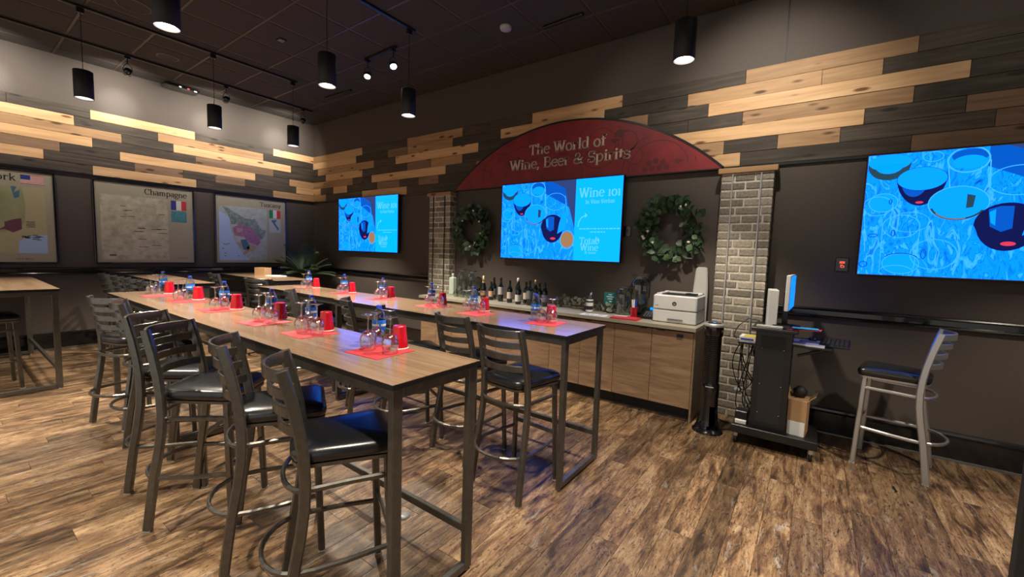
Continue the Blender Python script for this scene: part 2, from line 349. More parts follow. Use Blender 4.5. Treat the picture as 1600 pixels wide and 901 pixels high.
def text(mb, t, x, z, size, y=0, depth=0, thick=.115, thin=.045, align='l', sx=1.0):
    """letters in the x,z plane at y; depth>0 gives them thickness"""
    w = text_width(t, size, sx)
    if align == 'c': x -= w/2
    if align == 'r': x -= w
    for ch in t:
        adv, st = GL[ch]
        for pl in st:
            for (a, b), (c, d) in zip(pl, pl[1:]):
                L = math.hypot(c-a, d-b)
                if L < 1e-5: continue
                wd = (thin+(thick-thin)*abs(d-b)/L)*size/2
                if sx != 1: pass
                tx, tz = (c-a)/L, (d-b)/L; e = .012*size
                p0 = (x+a*size*sx, z+b*size); p1 = (x+c*size*sx, z+d*size)
                nx, nz = -tz*wd, tx*wd
                q = [(p0[0]-nx-tx*e, p0[1]-nz-tz*e), (p1[0]-nx+tx*e, p1[1]-nz+tz*e), (p1[0]+nx+tx*e, p1[1]+nz+tz*e), (p0[0]+nx-tx*e, p0[1]+nz-tz*e)]
                if depth: mb.poly(q, y-depth, y)
                else: mb.add([(px, y, pz) for px, pz in q], [(0, 1, 2, 3)])
        x += adv*size*sx
    return x
def ell(mb, cx, cz, rx, rz, y, n=28):
    mb.add([(cx+rx*math.cos(2*PI*i/n), y, cz+rz*math.sin(2*PI*i/n)) for i in range(n)], [tuple(range(n))])
def ring(mb, cx, cz, rx, rz, w, y, n=32, a0=0, a1=360):
    pts = []
    for i in range(n+1):
        a = math.radians(a0+(a1-a0)*i/n); pts += [(cx+rx*math.cos(a), y, cz+rz*math.sin(a)), (cx+(rx-w)*math.cos(a), y, cz+(rz-w)*math.sin(a))]
    mb.add(pts, [(2*i, 2*i+2, 2*i+3, 2*i+1) for i in range(n)])
def flat(mb, pts, y): mb.add([(x, y, z) for x, z in pts], [tuple(range(len(pts)))])

# ------------------------------------------------------------------ room shell
H = 4.165; XR = 12.2; YF = -7.6
fl = MB().box(0, XR, YF, 0, -.12, -.006).build('floor', m_joint); tag(fl, kind='structure')
PWD, PLN = .1525, 1.22
cands = []
nx = int(XR/PWD)+1
for i in range(nx):
    x0 = i*PWD; x1 = min(x0+PWD, XR); off = (i*0.37 % 1)*PLN
    j = 0; y1 = 0.0; y0 = -off if off > .1 else -PLN
    while y1 > YF+.01:
        y0 = max(y0, YF)
        pr = [project(p) for p in ((x0, y0, 0), (x1, y0, 0), (x1, y1, 0), (x0, y1, 0))]
        mid = project(((x0+x1)/2, (y0+y1)/2, 0)); ar = 0
        ins = [p for p in pr+[mid] if p and -60 < p[0] < 1660 and p[1] < 960]
        if ins:
            ok = [p if p else mid for p in pr]
            if all(ok):
                ar = abs(sum(ok[a][0]*ok[(a+1) % 4][1]-ok[(a+1) % 4][0]*ok[a][1] for a in range(4)))/2
            ar = min(max(ar, 1), 60000)
        cands.append((ar, x0, x1, y0, y1)); y1 = y0; y0 = y1-PLN
cands.sort(key=lambda c: -c[0])
rest = MB(); plank_mesh = {}
for k, (ar, x0, x1, y0, y1) in enumerate(cands):
    g = .0007; l = (y1-y0)/2-g; hw = (x1-x0)/2-g
    if k < 300 and ar > 0:
        key = (round(l, 3), round(hw, 4))
        if key not in plank_mesh:
            b = MB(); b.loft([[(-l, -hw, -.006), (l, -hw, -.006), (l, hw, -.006), (-l, hw, -.006)], [(-l, -hw, -.0012), (l, -hw, -.0012), (l, hw, -.0012), (-l, hw, -.0012)],
                              [(-l+.001, -hw+.001, 0), (l-.001, -hw+.001, 0), (l-.001, hw-.001, 0), (-l+.001, hw-.001, 0)]])
            o = b.build('plank', m_floor, fl); plank_mesh[key] = o.data
        else: o = link('plank', plank_mesh[key], fl)
        o.location = ((x0+x1)/2, (y0+y1)/2, 0); o.rotation_euler = (0, 0, PI/2)
    else:
        # local x runs along world y after the part's rotation
        rest.box(y0+g, y1-g, -x1+g, -x0-g, -.006, 0)
ro = rest.build('far_planks', m_floor, fl, rot=(0, 0, PI/2)); tag(ro, kind='stuff')

wb = MB().box(-.15, 0, YF, .15, 0, H+.1).build('wall_left', m_wall); tag(wb, kind='structure')
wa = MB().box(0, XR, 0, .15, 0, H+.1).build('wall_back', m_wall); tag(wa, kind='structure')
wr = MB().box(XR, XR+.15, YF, .15, 0, H+.1).build('wall_right', m_wall); tag(wr, kind='structure')
# ceiling: slab, tiles, grid
ce = MB().box(0, XR, YF, 0, H+.03, H+.13).build('ceiling', m_mattb); tag(ce, kind='structure')
TX, TY = .638, .627
xs = [0]+[.36+TX*k for k in range(19) if .36+TX*k < XR]+[XR]; ys = [0]+[-TY*k for k in range(1, 13) if TY*k < -YF]+[YF]
tmesh = {}
for i in range(len(xs)-1):
    for j in range(len(ys)-1):
        a, b, c, d = xs[i], xs[i+1], ys[j+1], ys[j]; hx, hy = (b-a)/2-.012, (d-c)/2-.012
        if hx < .02: continue
        key = (round(hx, 3), round(hy, 3))
        if key not in tmesh:
            t = MB(); e = .012
            t.loft([[(-hx, -hy, .03), (hx, -hy, .03), (hx, hy, .03), (-hx, hy, .03)], [(-hx, -hy, .002), (hx, -hy, .002), (hx, hy, .002), (-hx, hy, .002)],
                    [(-hx+e, -hy+e, -.008), (hx-e, -hy+e, -.008), (hx-e, hy-e, -.008), (-hx+e, hy-e, -.008)]])
            o = t.build('tile', m_ceil, ce); tmesh[key] = o.data
        else: o = link('tile', tmesh[key], ce)
        o.location = ((a+b)/2, (c+d)/2, H)
for x in xs[1:-1]: MB().box(x-.012, x+.012, YF, 0, H-.001, H+.03).build('grid_bar', m_grid, ce)
for y in ys[1:-1]: MB().box(0, XR, y-.012, y+.012, H-.003, H+.028).build('grid_bar', m_grid, ce)

# ------------------------------------------------------------------ plank cladding
ROWS = [3.50-.1347*k for k in range(8)]
A_P = {0: [(0, .476, 'm'), (.476, 1.747, 'l'), (3.03, 4.308, 'm'), (5.588, 6.86, 'l'), (8.145, 9.407, 'm')],
       1: [(0, 1.553, 'l'), (2.504, 3.04, 'b'), (3.04, 4.10, 'm'), (5.055, 6.643, 'l'), (7.60, 8.77, 'm'), (8.77, 9.194, 'm')],
       2: [(.184, 2.102, 'm'), (2.727, 4.635, 'l'), (5.9, 7.177, 'm'), (7.816, 9.724, 'l')],
       3: [(.491, 1.75, 'l'), (3.04, 3.62, 'b'), (3.62, 4.314, 'm'), (8.142, 9.409, 'm')],
       4: [(0, 1.44, 'm'), (2.043, 3.963, 'l'), (4.60, 5.4, 'm'), (7.25, 9.10, 'l'), (9.723, 10.9, 'b')],
       5: [(0, .30, 'l'), (.768, 1.252, 'l'), (2.203, 2.833, 'b'), (3.321, 3.80, 'b'), (7.4, 7.988, 'm'), (8.462, 8.943, 'm'), (9.892, 11.0, 'b')],
       6: [(0, .495, 'm'), (1.752, 3.035, 'l'), (7.5, 8.149, 'l'), (9.424, 10.7, 'b')]}
B_P = {0: [(-3.415, -2.127, 'l'), (-.836, 0, 'l')], 1: [(-5.2, -3.587, 'l'), (-2.63, -1.02, 'm')], 2: [(-5.3, -3.077, 'm'), (-2.43, -.493, 'l')],
       3: [(-5.1, -3.406, 'l'), (-2.123, -.836, 'b')], 4: [(-5.2, -3.74, 'b'), (-3.105, -1.172, 'l'), (-.525, 0, 'm')],
       5: [(-5.3, -3.903, 'l'), (-2.936, -2.31, 'b'), (-1.833, -1.35, 'b'), (-.389, 0, 'l')], 6: [(-3.415, -2.125, 'l'), (-.847, 0, 'm')]}
MM = {'l': m_light, 'm': m_med, 'b': m_brown, 'd': m_dark}
def clad(table, lo, hi, wall, horiz, rr):
    for r in range(7):
        z0, z1 = ROWS[r+1], ROWS[r]; items = sorted(table[r]); full = []; cur = lo
        def gap(a, b):
            while b-a > 2.3:
                L = rr.uniform(1.1, 1.9); full.append((a, a+L, 'd')); a += L
            if b-a > .02: full.append((a, b, 'd'))
        for a, b, m in items:
            gap(cur, a); full.append((a, b, m)); cur = b
        gap(cur, hi)
        for a, b, m in full:
            th = rr.uniform(.014, .020)+(.003 if m == 'l' else 0); hl = (b-a)/2-.001; hh = (z1-z0)/2-.001; c = (a+b)/2
            mb = MB().bbox(-hl, hl, -th, -.0005, -hh, hh, .0025)
            if horiz == 'A': mb.build('plank', MM[m], wall, (c, 0, (z0+z1)/2))
            else: mb.build('plank', MM[m], wall, (0, c, (z0+z1)/2), (0, 0, PI/2))
clad(A_P, .02, XR-.01, wa, 'A', random.Random(3)); clad(B_P, -7.5, -.001, wb, 'B', random.Random(5))
t = MB().box(.03, XR, -.026, 0, 2.532, 2.556).build('trim_1', m_black); tag(t, kind='structure')
t = MB().box(0, .026, YF, 0, 2.532, 2.556).build('trim_2', m_black); tag(t, kind='structure')
t = MB().box(8.463, 8.475, -.004, 0, 3.5, H).build('trim_3', m_mattb); tag(t, kind='structure')

# rails and baseboards (profile swept along the wall)
def run(name, prof, a, b, wall, m=m_blackg):
    mb = MB()
    if wall == 'A': rings = [[(x, -d, z) for d, z in prof] for x in (a, b)]
    else: rings = [[(d, y, z) for d, z in prof] for y in (a, b)]
    mb.loft(rings, True, True); o = mb.build(name, m); tag(o, kind='structure'); return o
RAIL = [(.0, 1.083), (.018, 1.083), (.030, 1.088), (.034, 1.096), (.030, 1.105), (.018, 1.110), (.008, 1.112), (.008, 1.152), (.02, 1.154), (.034, 1.158), (.040, 1.167), (.034, 1.177), (.02, 1.181), (0, 1.181)]
BASE = [(0, 0), (.018, 0), (.018, .195), (.026, .20), (.03, .215), (.024, .232), (.012, .24), (0, .24)]
n = 4
P1, P2 = (3.735, 4.20), (8.01, 8.47); PY = -.14
for nm, prof in (('trim', RAIL), ('baseboard', BASE)):
    for i, (a, b) in enumerate(((.0, P1[0]-.003), (P1[1]+.003, P2[0]-.003), (P2[1]+.003, XR))):
        if i == 1: continue
        run('trim_%d' % (n+i) if nm == 'trim' else 'baseboard_back' if i == 0 else 'baseboard_back_%s' % ('middle', 'right')[i-1], prof, a, b, 'A')
    run('trim_7' if nm == 'trim' else 'baseboard_left', prof, YF, -.0, 'B')
run('trim_8', [(0.018, 0), (.030, 0), (.028, .012), (.018, .018)], .02, P1[0]-.003, 'A', m_steel_t)
run('trim_9', [(0.018, 0), (.030, 0), (.028, .012), (.018, .018)], YF, -.02, 'B', m_steel_t)
run('trim_10', [(0.018, 0), (.030, 0), (.028, .012), (.018, .018)], P2[1]+.01, XR, 'A', m_steel_t)

# ------------------------------------------------------------------ brick pillars
def pillar(x0, x1, label, rr):
    t = thing('brick_pillar', label, 'pillar', ((x0+x1)/2, 0, 0)); w2 = (x1-x0)/2
    MB().box(-w2+.005, w2-.005, PY+.005, -.0005, 0, 2.462).build('mortar', m_mortar, t)
    MB().bbox(-w2-.028, w2+.028, PY-.03, -.022, 2.462, 2.515, .004).build('cap_board', m_med, t)
    p = .0821; z = .004; r = 0; cache = {}
    while z+.06 < 2.46:
        h = min(.064, 2.460-z)
        cuts = [-w2, w2]; L = .2
        x = -w2+(.128 if r % 2 else .205)+rr.uniform(-.02, .02)
        cs = [-w2]
        while x < w2-.06: cs.append(x); x += .205+rr.uniform(-.03, .02)
        cs.append(w2)
        for a, b in zip(cs, cs[1:]):
            ga = 0 if a == -w2 else .0075; gb = 0 if b == w2 else .0075
            d = rr.uniform(0, .006)
            # corner bricks wrap the side face
            back = PY+.03 if (a != -w2 and b != w2) else PY+.100
            if r % 2 and (a == -w2 or b == w2): back = PY+.062
            MB().bbox(a+ga, b-gb, PY-d*.5, back, 0, h, .005).build('brick', m_brick, t, (0, 0, z))
            if (a == -w2 or b == w2) and back < -.035:
                q = (a, a+.10) if a == -w2 else (b-.10, b)
                MB().bbox(q[0], q[1], back+.011, -.002, 0, h, .004).build('brick', m_brick, t, (0, 0, z))
        z += p; r += 1
    return t
pl1 = pillar(*P1, 'narrow brick pillar at the left end of the wood counter', random.Random(11))
pl2 = pillar(*P2, 'wide-looking brick pillar with two metal rods behind the tower fan', random.Random(12))
for t, mm in ((pl1, m_mattb), (pl2, m_rod)):
    for sx in (-.125, .125):
        mb = MB().tube([(sx, PY-.012, .02), (sx, PY-.012, 2.455)], .0075, 8)
        for zz in (.3, 1.2, 2.1): mb.box(sx-.008, sx+.008, PY-.012, PY+.005, zz-.008, zz+.008)
        mb.build('rod', mm, t)

# ------------------------------------------------------------------ arched sign
sg = thing('arched_sign', 'dark red arched sign reading The World of Wine, Beer & Spirits', 'sign', (6.108, -.026, 2.545))
hw, hh = 1.884, .745; R = (hw*hw+hh*hh)/(2*hh); cz = hh-R
def arcp(r, n, lim=None):
    a = math.asin(hw/R); return [(r*math.sin(-a+2*a*i/n), cz+r*math.cos(-a+2*a*i/n)) for i in range(n+1)]
top = arcp(R, 48)
MB().poly(top[::-1], -.03, 0).build('board', m_red, sg)
mb = MB(); inn = arcp(R-.0, 48); ou = arcp(R+.022, 48)
for i in range(48): mb.poly([inn[i], inn[i+1], ou[i+1], ou[i]], -.036, 0)
mb.build('edge_band', m_black, sg)
mb = MB().box(-hw, hw, -.036, 0, -.012, 0).build('edge_strip', m_black, sg)
mb = MB()
def inside(x, z): return z > .03 and math.hypot(x, z-cz) < R-.03
def ringc(cx, cz_, r, w=.010, a0=0, a1=360, n=40):
    for i in range(n):
        q = []
        for a, rr_ in ((i, r), (i+1, r), (i+1, r-w), (i, r-w)):
            an = math.radians(a0+(a1-a0)*a/n); q.append((cx+rr_*math.cos(an), cz_+rr_*math.sin(an)))
        if all(inside(*p) for p in q): mb.add([(x, -.0312, z) for x, z in q], [(0, 1, 2, 3)])
for cx_, cz_, r in ((.50, .42, .30), (.52, .40, .20), (.86, .40, .12), (1.22, .03, .42), (1.22, .03, .34), (-1.0, .12, .34), (-.95, .14, .25), (-.62, .36, .16), (.95, .22, .10), (-1.35, .05, .22), (0, .05, .3)): ringc(cx_, cz_, r)
for dx, dz in ((1.12, .12), (1.20, .14), (1.28, .12), (1.16, .06), (1.24, .06), (1.32, .06), (1.08, .05), (.72, .5), (.78, .48), (-.7, .35)):
    if inside(dx, dz): ell(mb, dx, dz, .034, .034, -.0313, 14)
for cx_, cz_, w_ in ((.78, .52, .09), (.70, .43, .07), (1.45, .12, .06), (-.8, .3, .1)):
    flat(mb, [(cx_-w_, cz_), (cx_-w_*.3, cz_+w_*.35), (cx_+w_*.2, cz_+w_*.2), (cx_+w_, cz_+w_*.1), (cx_+w_*.3, cz_-w_*.25), (cx_-w_*.1, cz_-w_*.5)], -.0311)
mb.build('swirl_pattern', m_red2, sg)
LET = (.035, .385, .182, 1.0, .03, .205, 1.04)
def letters(t_, x, z, size, sx):
    x -= text_width(t_, size, sx)/2
    for ch in t_:
        if ch != ' ':
            m_ = MB(); text(m_, ch, 0, 0, size, 0, .006, thick=.135, thin=.06, sx=sx); m_.build('letter', m_cream, sg, (x, -.03, z))
        x += GL[ch][0]*size*sx
letters('The World of', LET[0], LET[1], LET[2], LET[3]); letters('Wine, Beer & Spirits', LET[4], LET[5], LET[2], LET[6])

# ------------------------------------------------------------------ screens
def em(name, c, s=1.0): return M(name, (0, 0, 0), .3, emit=c, es=s, spec=.1)
def photo_mat():
    m = bpy.data.materials.new('screen_photo'); m.use_nodes = True; nt = m.node_tree; N = nt.nodes.new; L = nt.links.new
    b = nt.nodes['Principled BSDF']; b.inputs['Base Color'].default_value = (0, 0, 0, 1); b.inputs['Roughness'].default_value = .3; b.inputs['Specular IOR Level'].default_value = .1
    tc = N('ShaderNodeTexCoord'); n = N('ShaderNodeTexNoise'); n.inputs['Scale'].default_value = 4.5; n.inputs['Detail'].default_value = 2; n.inputs['Distortion'].default_value = 2.2
    mp = N('ShaderNodeMapping'); mp.inputs['Scale'].default_value = (2.3, 1, .95); L(tc.outputs['Object'], mp.inputs[0]); L(mp.outputs[0], n.inputs['Vector'])
    r = N('ShaderNodeValToRGB'); cr = r.color_ramp
    pts = [(.24, (.0, .09, .45)), (.34, (.0, .24, 1.6)), (.41, (.0, .34, 3.0)), (.50, (.0, .40, 3.4)), (.535, (.0, .20, .7)), (.56, (.0, .40, 3.4)), (.66, (.06, .56, 3.4)), (.74, (.0, .22, 1.1))]
    while len(cr.elements) < len(pts): cr.elements.new(.5)
    for e, (p, c) in zip(cr.elements, pts): e.position = p; e.color = (*c, 1)
    L(n.outputs['Fac'], r.inputs[0]); L(r.outputs[0], b.inputs['Emission Color']); b.inputs['Emission Strength'].default_value = 1.0
    return m
m_photo = photo_mat()
m_bl = em('picture_blue', (.0, .42, 3.4)); m_nav = em('picture_navy', (.004, .008, .09)); m_rim = em('picture_rim', (.06, .56, 2.0)); m_deep = em('picture_deep_blue', (.0, .11, .65))
m_pink = em('picture_pink', (.85, .05, .12)); m_gold2 = em('picture_gold', (.42, .22, .10)); m_dgr = em('picture_olive', (.02, .07, .10)); m_cy2 = em('panel_cyan', (.0, .56, 3.2)); m_pale = em('panel_text', (.14, .70, 1.6)); m_purp = em('picture_dusk', (.03, .06, .22))
def tv(x0, x1, z0, z1, label, full):
    cx = (x0+x1)/2; t = thing('television', label, 'television', (cx, 0, z0))
    w2 = (x1-x0)/2; h = z1-z0
    MB().bbox(-w2-.012, w2+.012, -.095, -.055, -.012, h+.012, .005).build('housing', m_blackg, t)
    MB().box(-.25, .25, -.056, -.001, h*.3, h*.7).build('wall_mount', m_black, t)
    PW = 2*w2*.655
    sc = MB().box(-w2, w2 if full else -w2+PW, -.0972, -.094, 0, h).build('screen', m_photo, t)
    mats = [m_bl, m_nav, m_rim, m_deep, m_pink, m_gold2, m_dgr, m_purp]
    mb = MB()
    def X(u): return -w2+(u-40)/760*PW
    def Z(v): return h*(1-(v-108)/735)
    sx, sz = PW/760, h/735
    yy = [-.0974]
    def st(k): mb.k = k; yy[0] -= .00012; return yy[0]
    y = st(3); flat(mb, [(X(500), Z(108)), (X(500), Z(215)), (X(700), Z(330)), (X(800), Z(400)), (X(800), Z(108))], y)
    y = st(7); flat(mb, [(X(700), Z(180)), (X(735), Z(330)), (X(800), Z(560)), (X(800), Z(108)), (X(560), Z(108))], y)
    y = st(0); ell(mb, X(130), Z(158), 90*sx, 50*sz, y); ell(mb, X(215), Z(770), 72*sx, 60*sz, y); ell(mb, X(120), Z(400), 60*sx, 55*sz, y)
    def bowl(cx, cz_, rx, dep, y, pw=1.25, n=20):
        flat(mb, [(X(cx+rx*math.cos(PI*i/n)), Z(cz_+dep*math.sin(PI*i/n)**pw)) for i in range(n+1)], y)
    y = st(6); bowl(130, 165, 88, 98, y, .9)
    y = st(0); bowl(130, 165, 60, 60, y, .9); ell(mb, X(130), Z(158), 86*sx, 46*sz, y)
    y = st(1); bowl(265, 268, 97, 155, y)
    y = st(3); bowl(240, 300, 50, 70, y)
    y = st(1); ring(mb, X(265), Z(265), 99*sx, 69*sz, .005, y)
    y = st(0); ell(mb, X(265), Z(265), 97*sx, 67*sz, y)
    y = st(4); ell(mb, X(265), Z(404), 16*sx, 7*sz, y)
    y = st(3); ell(mb, X(435), Z(150), 66*sx, 38*sz, y)
    y = st(0); ell(mb, X(435), Z(185), 60*sx, 38*sz, y)
    y = st(2); ring(mb, X(430), Z(172), 77*sx, 74*sz, .010, y); ring(mb, X(610), Z(300), 105*sx, 82*sz, .006, y); ring(mb, X(300), Z(140), 40*sx, 30*sz, .005, y); ring(mb, X(120), Z(400), 62*sx, 58*sz, .005, y); ring(mb, X(235), Z(520), 80*sx, 60*sz, .004, y)
    for a, b, c, d in ((356, 180, 372, 330), (505, 180, 512, 330), (700, 250, 730, 420)): flat(mb, [(X(a), Z(b)), (X(a)+.007, Z(b)), (X(c)+.007, Z(d)), (X(c), Z(d))], y)
    y = st(2)
    for a, b, rx, rz_ in ((97, 420, 66, 60), (202, 545, 77, 70), (340, 711, 91, 90), (200, 820, 71, 40)): ring(mb, X(a), Z(b), rx*sx, rz_*sz, .005, y)
    for a, b, c, d in ((36+4, 430, 60, 700), (126, 560, 130, 800), (278, 560, 268, 800), (162, 430, 150, 560), (432, 720, 420, 830), (250, 430, 262, 500)): flat(mb, [(X(a), Z(b)), (X(a)+.005, Z(b)), (X(c)+.005, Z(d)), (X(c), Z(d))], y)
    y = st(3)
    for a, b, rx, rz_ in ((174, 586, 10, 22), (302, 711, 12, 30), (90, 600, 22, 12), (60, 780, 20, 20), (150, 395, 8, 16)): ring(mb, X(a), Z(b), rx*sx, rz_*sz, .008, y, 16)
    y = st(0); ell(mb, X(410), Z(415), 108*sx, 95*sz, y)
    y = st(2); ring(mb, X(410), Z(415), 112*sx, 98*sz, .006, y)
    y = st(6); ring(mb, X(410), Z(420), 104*sx, 92*sz, .014, y, a0=195, a1=335); flat(mb, [(X(440), Z(365)), (X(470), Z(375)), (X(465), Z(440)), (X(440), Z(445))], y)
    y = st(5); ring(mb, X(410), Z(424), 98*sx, 84*sz, .006, y, a0=215, a1=290)
    y = st(1); flat(mb, [(X(588+115*math.cos(2*PI*i/28)*(1 if math.sin(2*PI*i/28) < .2 else .92)), Z(540+(-120 if math.sin(2*PI*i/28) < 0 else 145)*abs(math.sin(2*PI*i/28)))) for i in range(28)], y)
    y = st(3); flat(mb, [(X(520), Z(455)), (X(560), Z(438)), (X(605), Z(440)), (X(606), Z(560)), (X(570), Z(580)), (X(530), Z(550))], y)
    y = st(0); flat(mb, [(X(524), Z(470)), (X(545), Z(455)), (X(548), Z(545)), (X(532), Z(530))], y)
    y = st(4); ell(mb, X(598), Z(645), 26*sx, 12*sz, y)
    y = st(0); flat(mb, [(X(690), Z(390)), (X(735), Z(400)), (X(715), Z(560)), (X(640), Z(600)), (X(655), Z(500))], y)
    y = st(5); ell(mb, X(735), Z(655), 64*sx, 75*sz, y)
    y = st(2); ring(mb, X(735), Z(655), 66*sx, 88*sz, .008, y); ring(mb, X(215), Z(770), 76*sx, 64*sz, .005, y)
    y = st(1); ring(mb, X(215), Z(745), 70*sx, 40*sz, .006, y, a0=20, a1=160)
    xr = w2 if full else -w2+PW
    for v in mb.v: v.x = min(max(v.x, -w2), xr); v.z = min(max(v.z, 0), h)
    mb.build('picture', mats, sc)
    if not full:
        mb = MB().box(-w2+PW, w2, -.0972, -.094, 0, h); p = mb.build('side_panel', m_cy2, t)
        mb = MB(); a = -w2+PW; s_ = (w2-a)/.615
        text(mb, 'Wine 101', a+.32*s_, h*.775, .155*s_, -.0976, align='c', sx=.92)
        text(mb, 'In Vino Veritas', a+.33*s_, h*.695, .066*s_, -.0976, align='c', sx=.85)
        cx_ = a+.13*s_
        pts = [(a+.05*s_, h*.42), (a+.06*s_, h*.48), (a+.09*s_, h*.53), (a+.14*s_, h*.555)]
        for p0, p1 in zip(pts, pts[1:]): flat(mb, [(p0[0]-.005, p0[1]), (p1[0]-.005, p1[1]), (p1[0]+.005, p1[1]-.006), (p0[0]+.005, p0[1]-.006)], -.0976)
        flat(mb, [(a+.14*s_, h*.585), (a+.175*s_, h*.555), (a+.14*s_, h*.525)], -.0976)
        text(mb, 'Total', a+.08*s_, h*.205, .115*s_, -.0976, sx=.9); text(mb, 'Wine', a+.09*s_, h*.125, .115*s_, -.0976, sx=.9)
        ring(mb, a+.32*s_, h*.245, .030*s_, .038*s_, .006, -.0976); ell(mb, a+.335*s_, h*.255, .012*s_, .02*s_, -.0977)
        text(mb, '& more', a+.16*s_, h*.085, .045*s_, -.0976)
        for zz, xa, xb in ((.385, .07, .57), (.345, .22, .43)):
            x = a+xa*s_
            while x < a+xb*s_: l = rnd.uniform(.02, .05); mb.box(x, x+l, -.0976, -.0974, h*zz, h*zz+.012); x += l+.012
        mb.build('panel_lettering', m_pale, p)
    return t
tv(1.10, 2.895, 1.548, 2.552, 'wall television beside the corner, smallest of the three in view', False)
tv(5.18, 6.955, 1.535, 2.548, 'centre television between the two wreaths with a cyan side panel', False)
tv(9.155, 10.95, 1.515, 2.530, 'right-hand television filled with glasses, cut off by the photo edge', True)

# ------------------------------------------------------------------ framed maps on the left wall
def mapmat(name, c0, c1, c2, sc=9):
    m = M(name, c0, .6, noise=.3, nscale=sc); r = [n for n in m.node_tree.nodes if n.type == 'VALTORGB'][0].color_ramp
    r.elements[0].color = (*c0, 1); r.elements[1].color = (*c1, 1); e = r.elements.new(.5); e.color = (*c2, 1)
    return m
mm_ch = mapmat('champagne_map', (.30, .28, .19), (.52, .48, .35), (.42, .39, .28), 12)
mm_ny = mapmat('new_york_map', (.20, .24, .11), (.33, .31, .17), (.27, .28, .14), 5)
mm_ny2 = M('map_tan', (.38, .34, .19), .6); mm_sea = M('map_sea', (.34, .46, .66), .6); mm_land = mapmat('tuscany_land', (.28, .33, .30), (.42, .45, .40), (.34, .39, .37), 14)
mm_plum = M('map_plum', (.13, .035, .07), .6); mm_mauve = M('map_mauve', (.30, .13, .24), .6, noise=.3, nscale=30); mm_slate = M('map_slate', (.05, .13, .20), .6); mm_hill = mapmat('map_hills', (.10, .15, .13), (.26, .30, .27), (.17, .22, .2), 22)
f_blue = M('flag_blue', (.02, .03, .20), .6); f_red = M('flag_red', (.50, .03, .03), .6); f_white = M('flag_white', (.6, .6, .56), .6); f_green = M('flag_green', (.01, .20, .07), .6); m_tealmap = M('map_teal', (.06, .22, .25), .6, noise=.3, nscale=30)
MW, MH = 1.262, 1.27
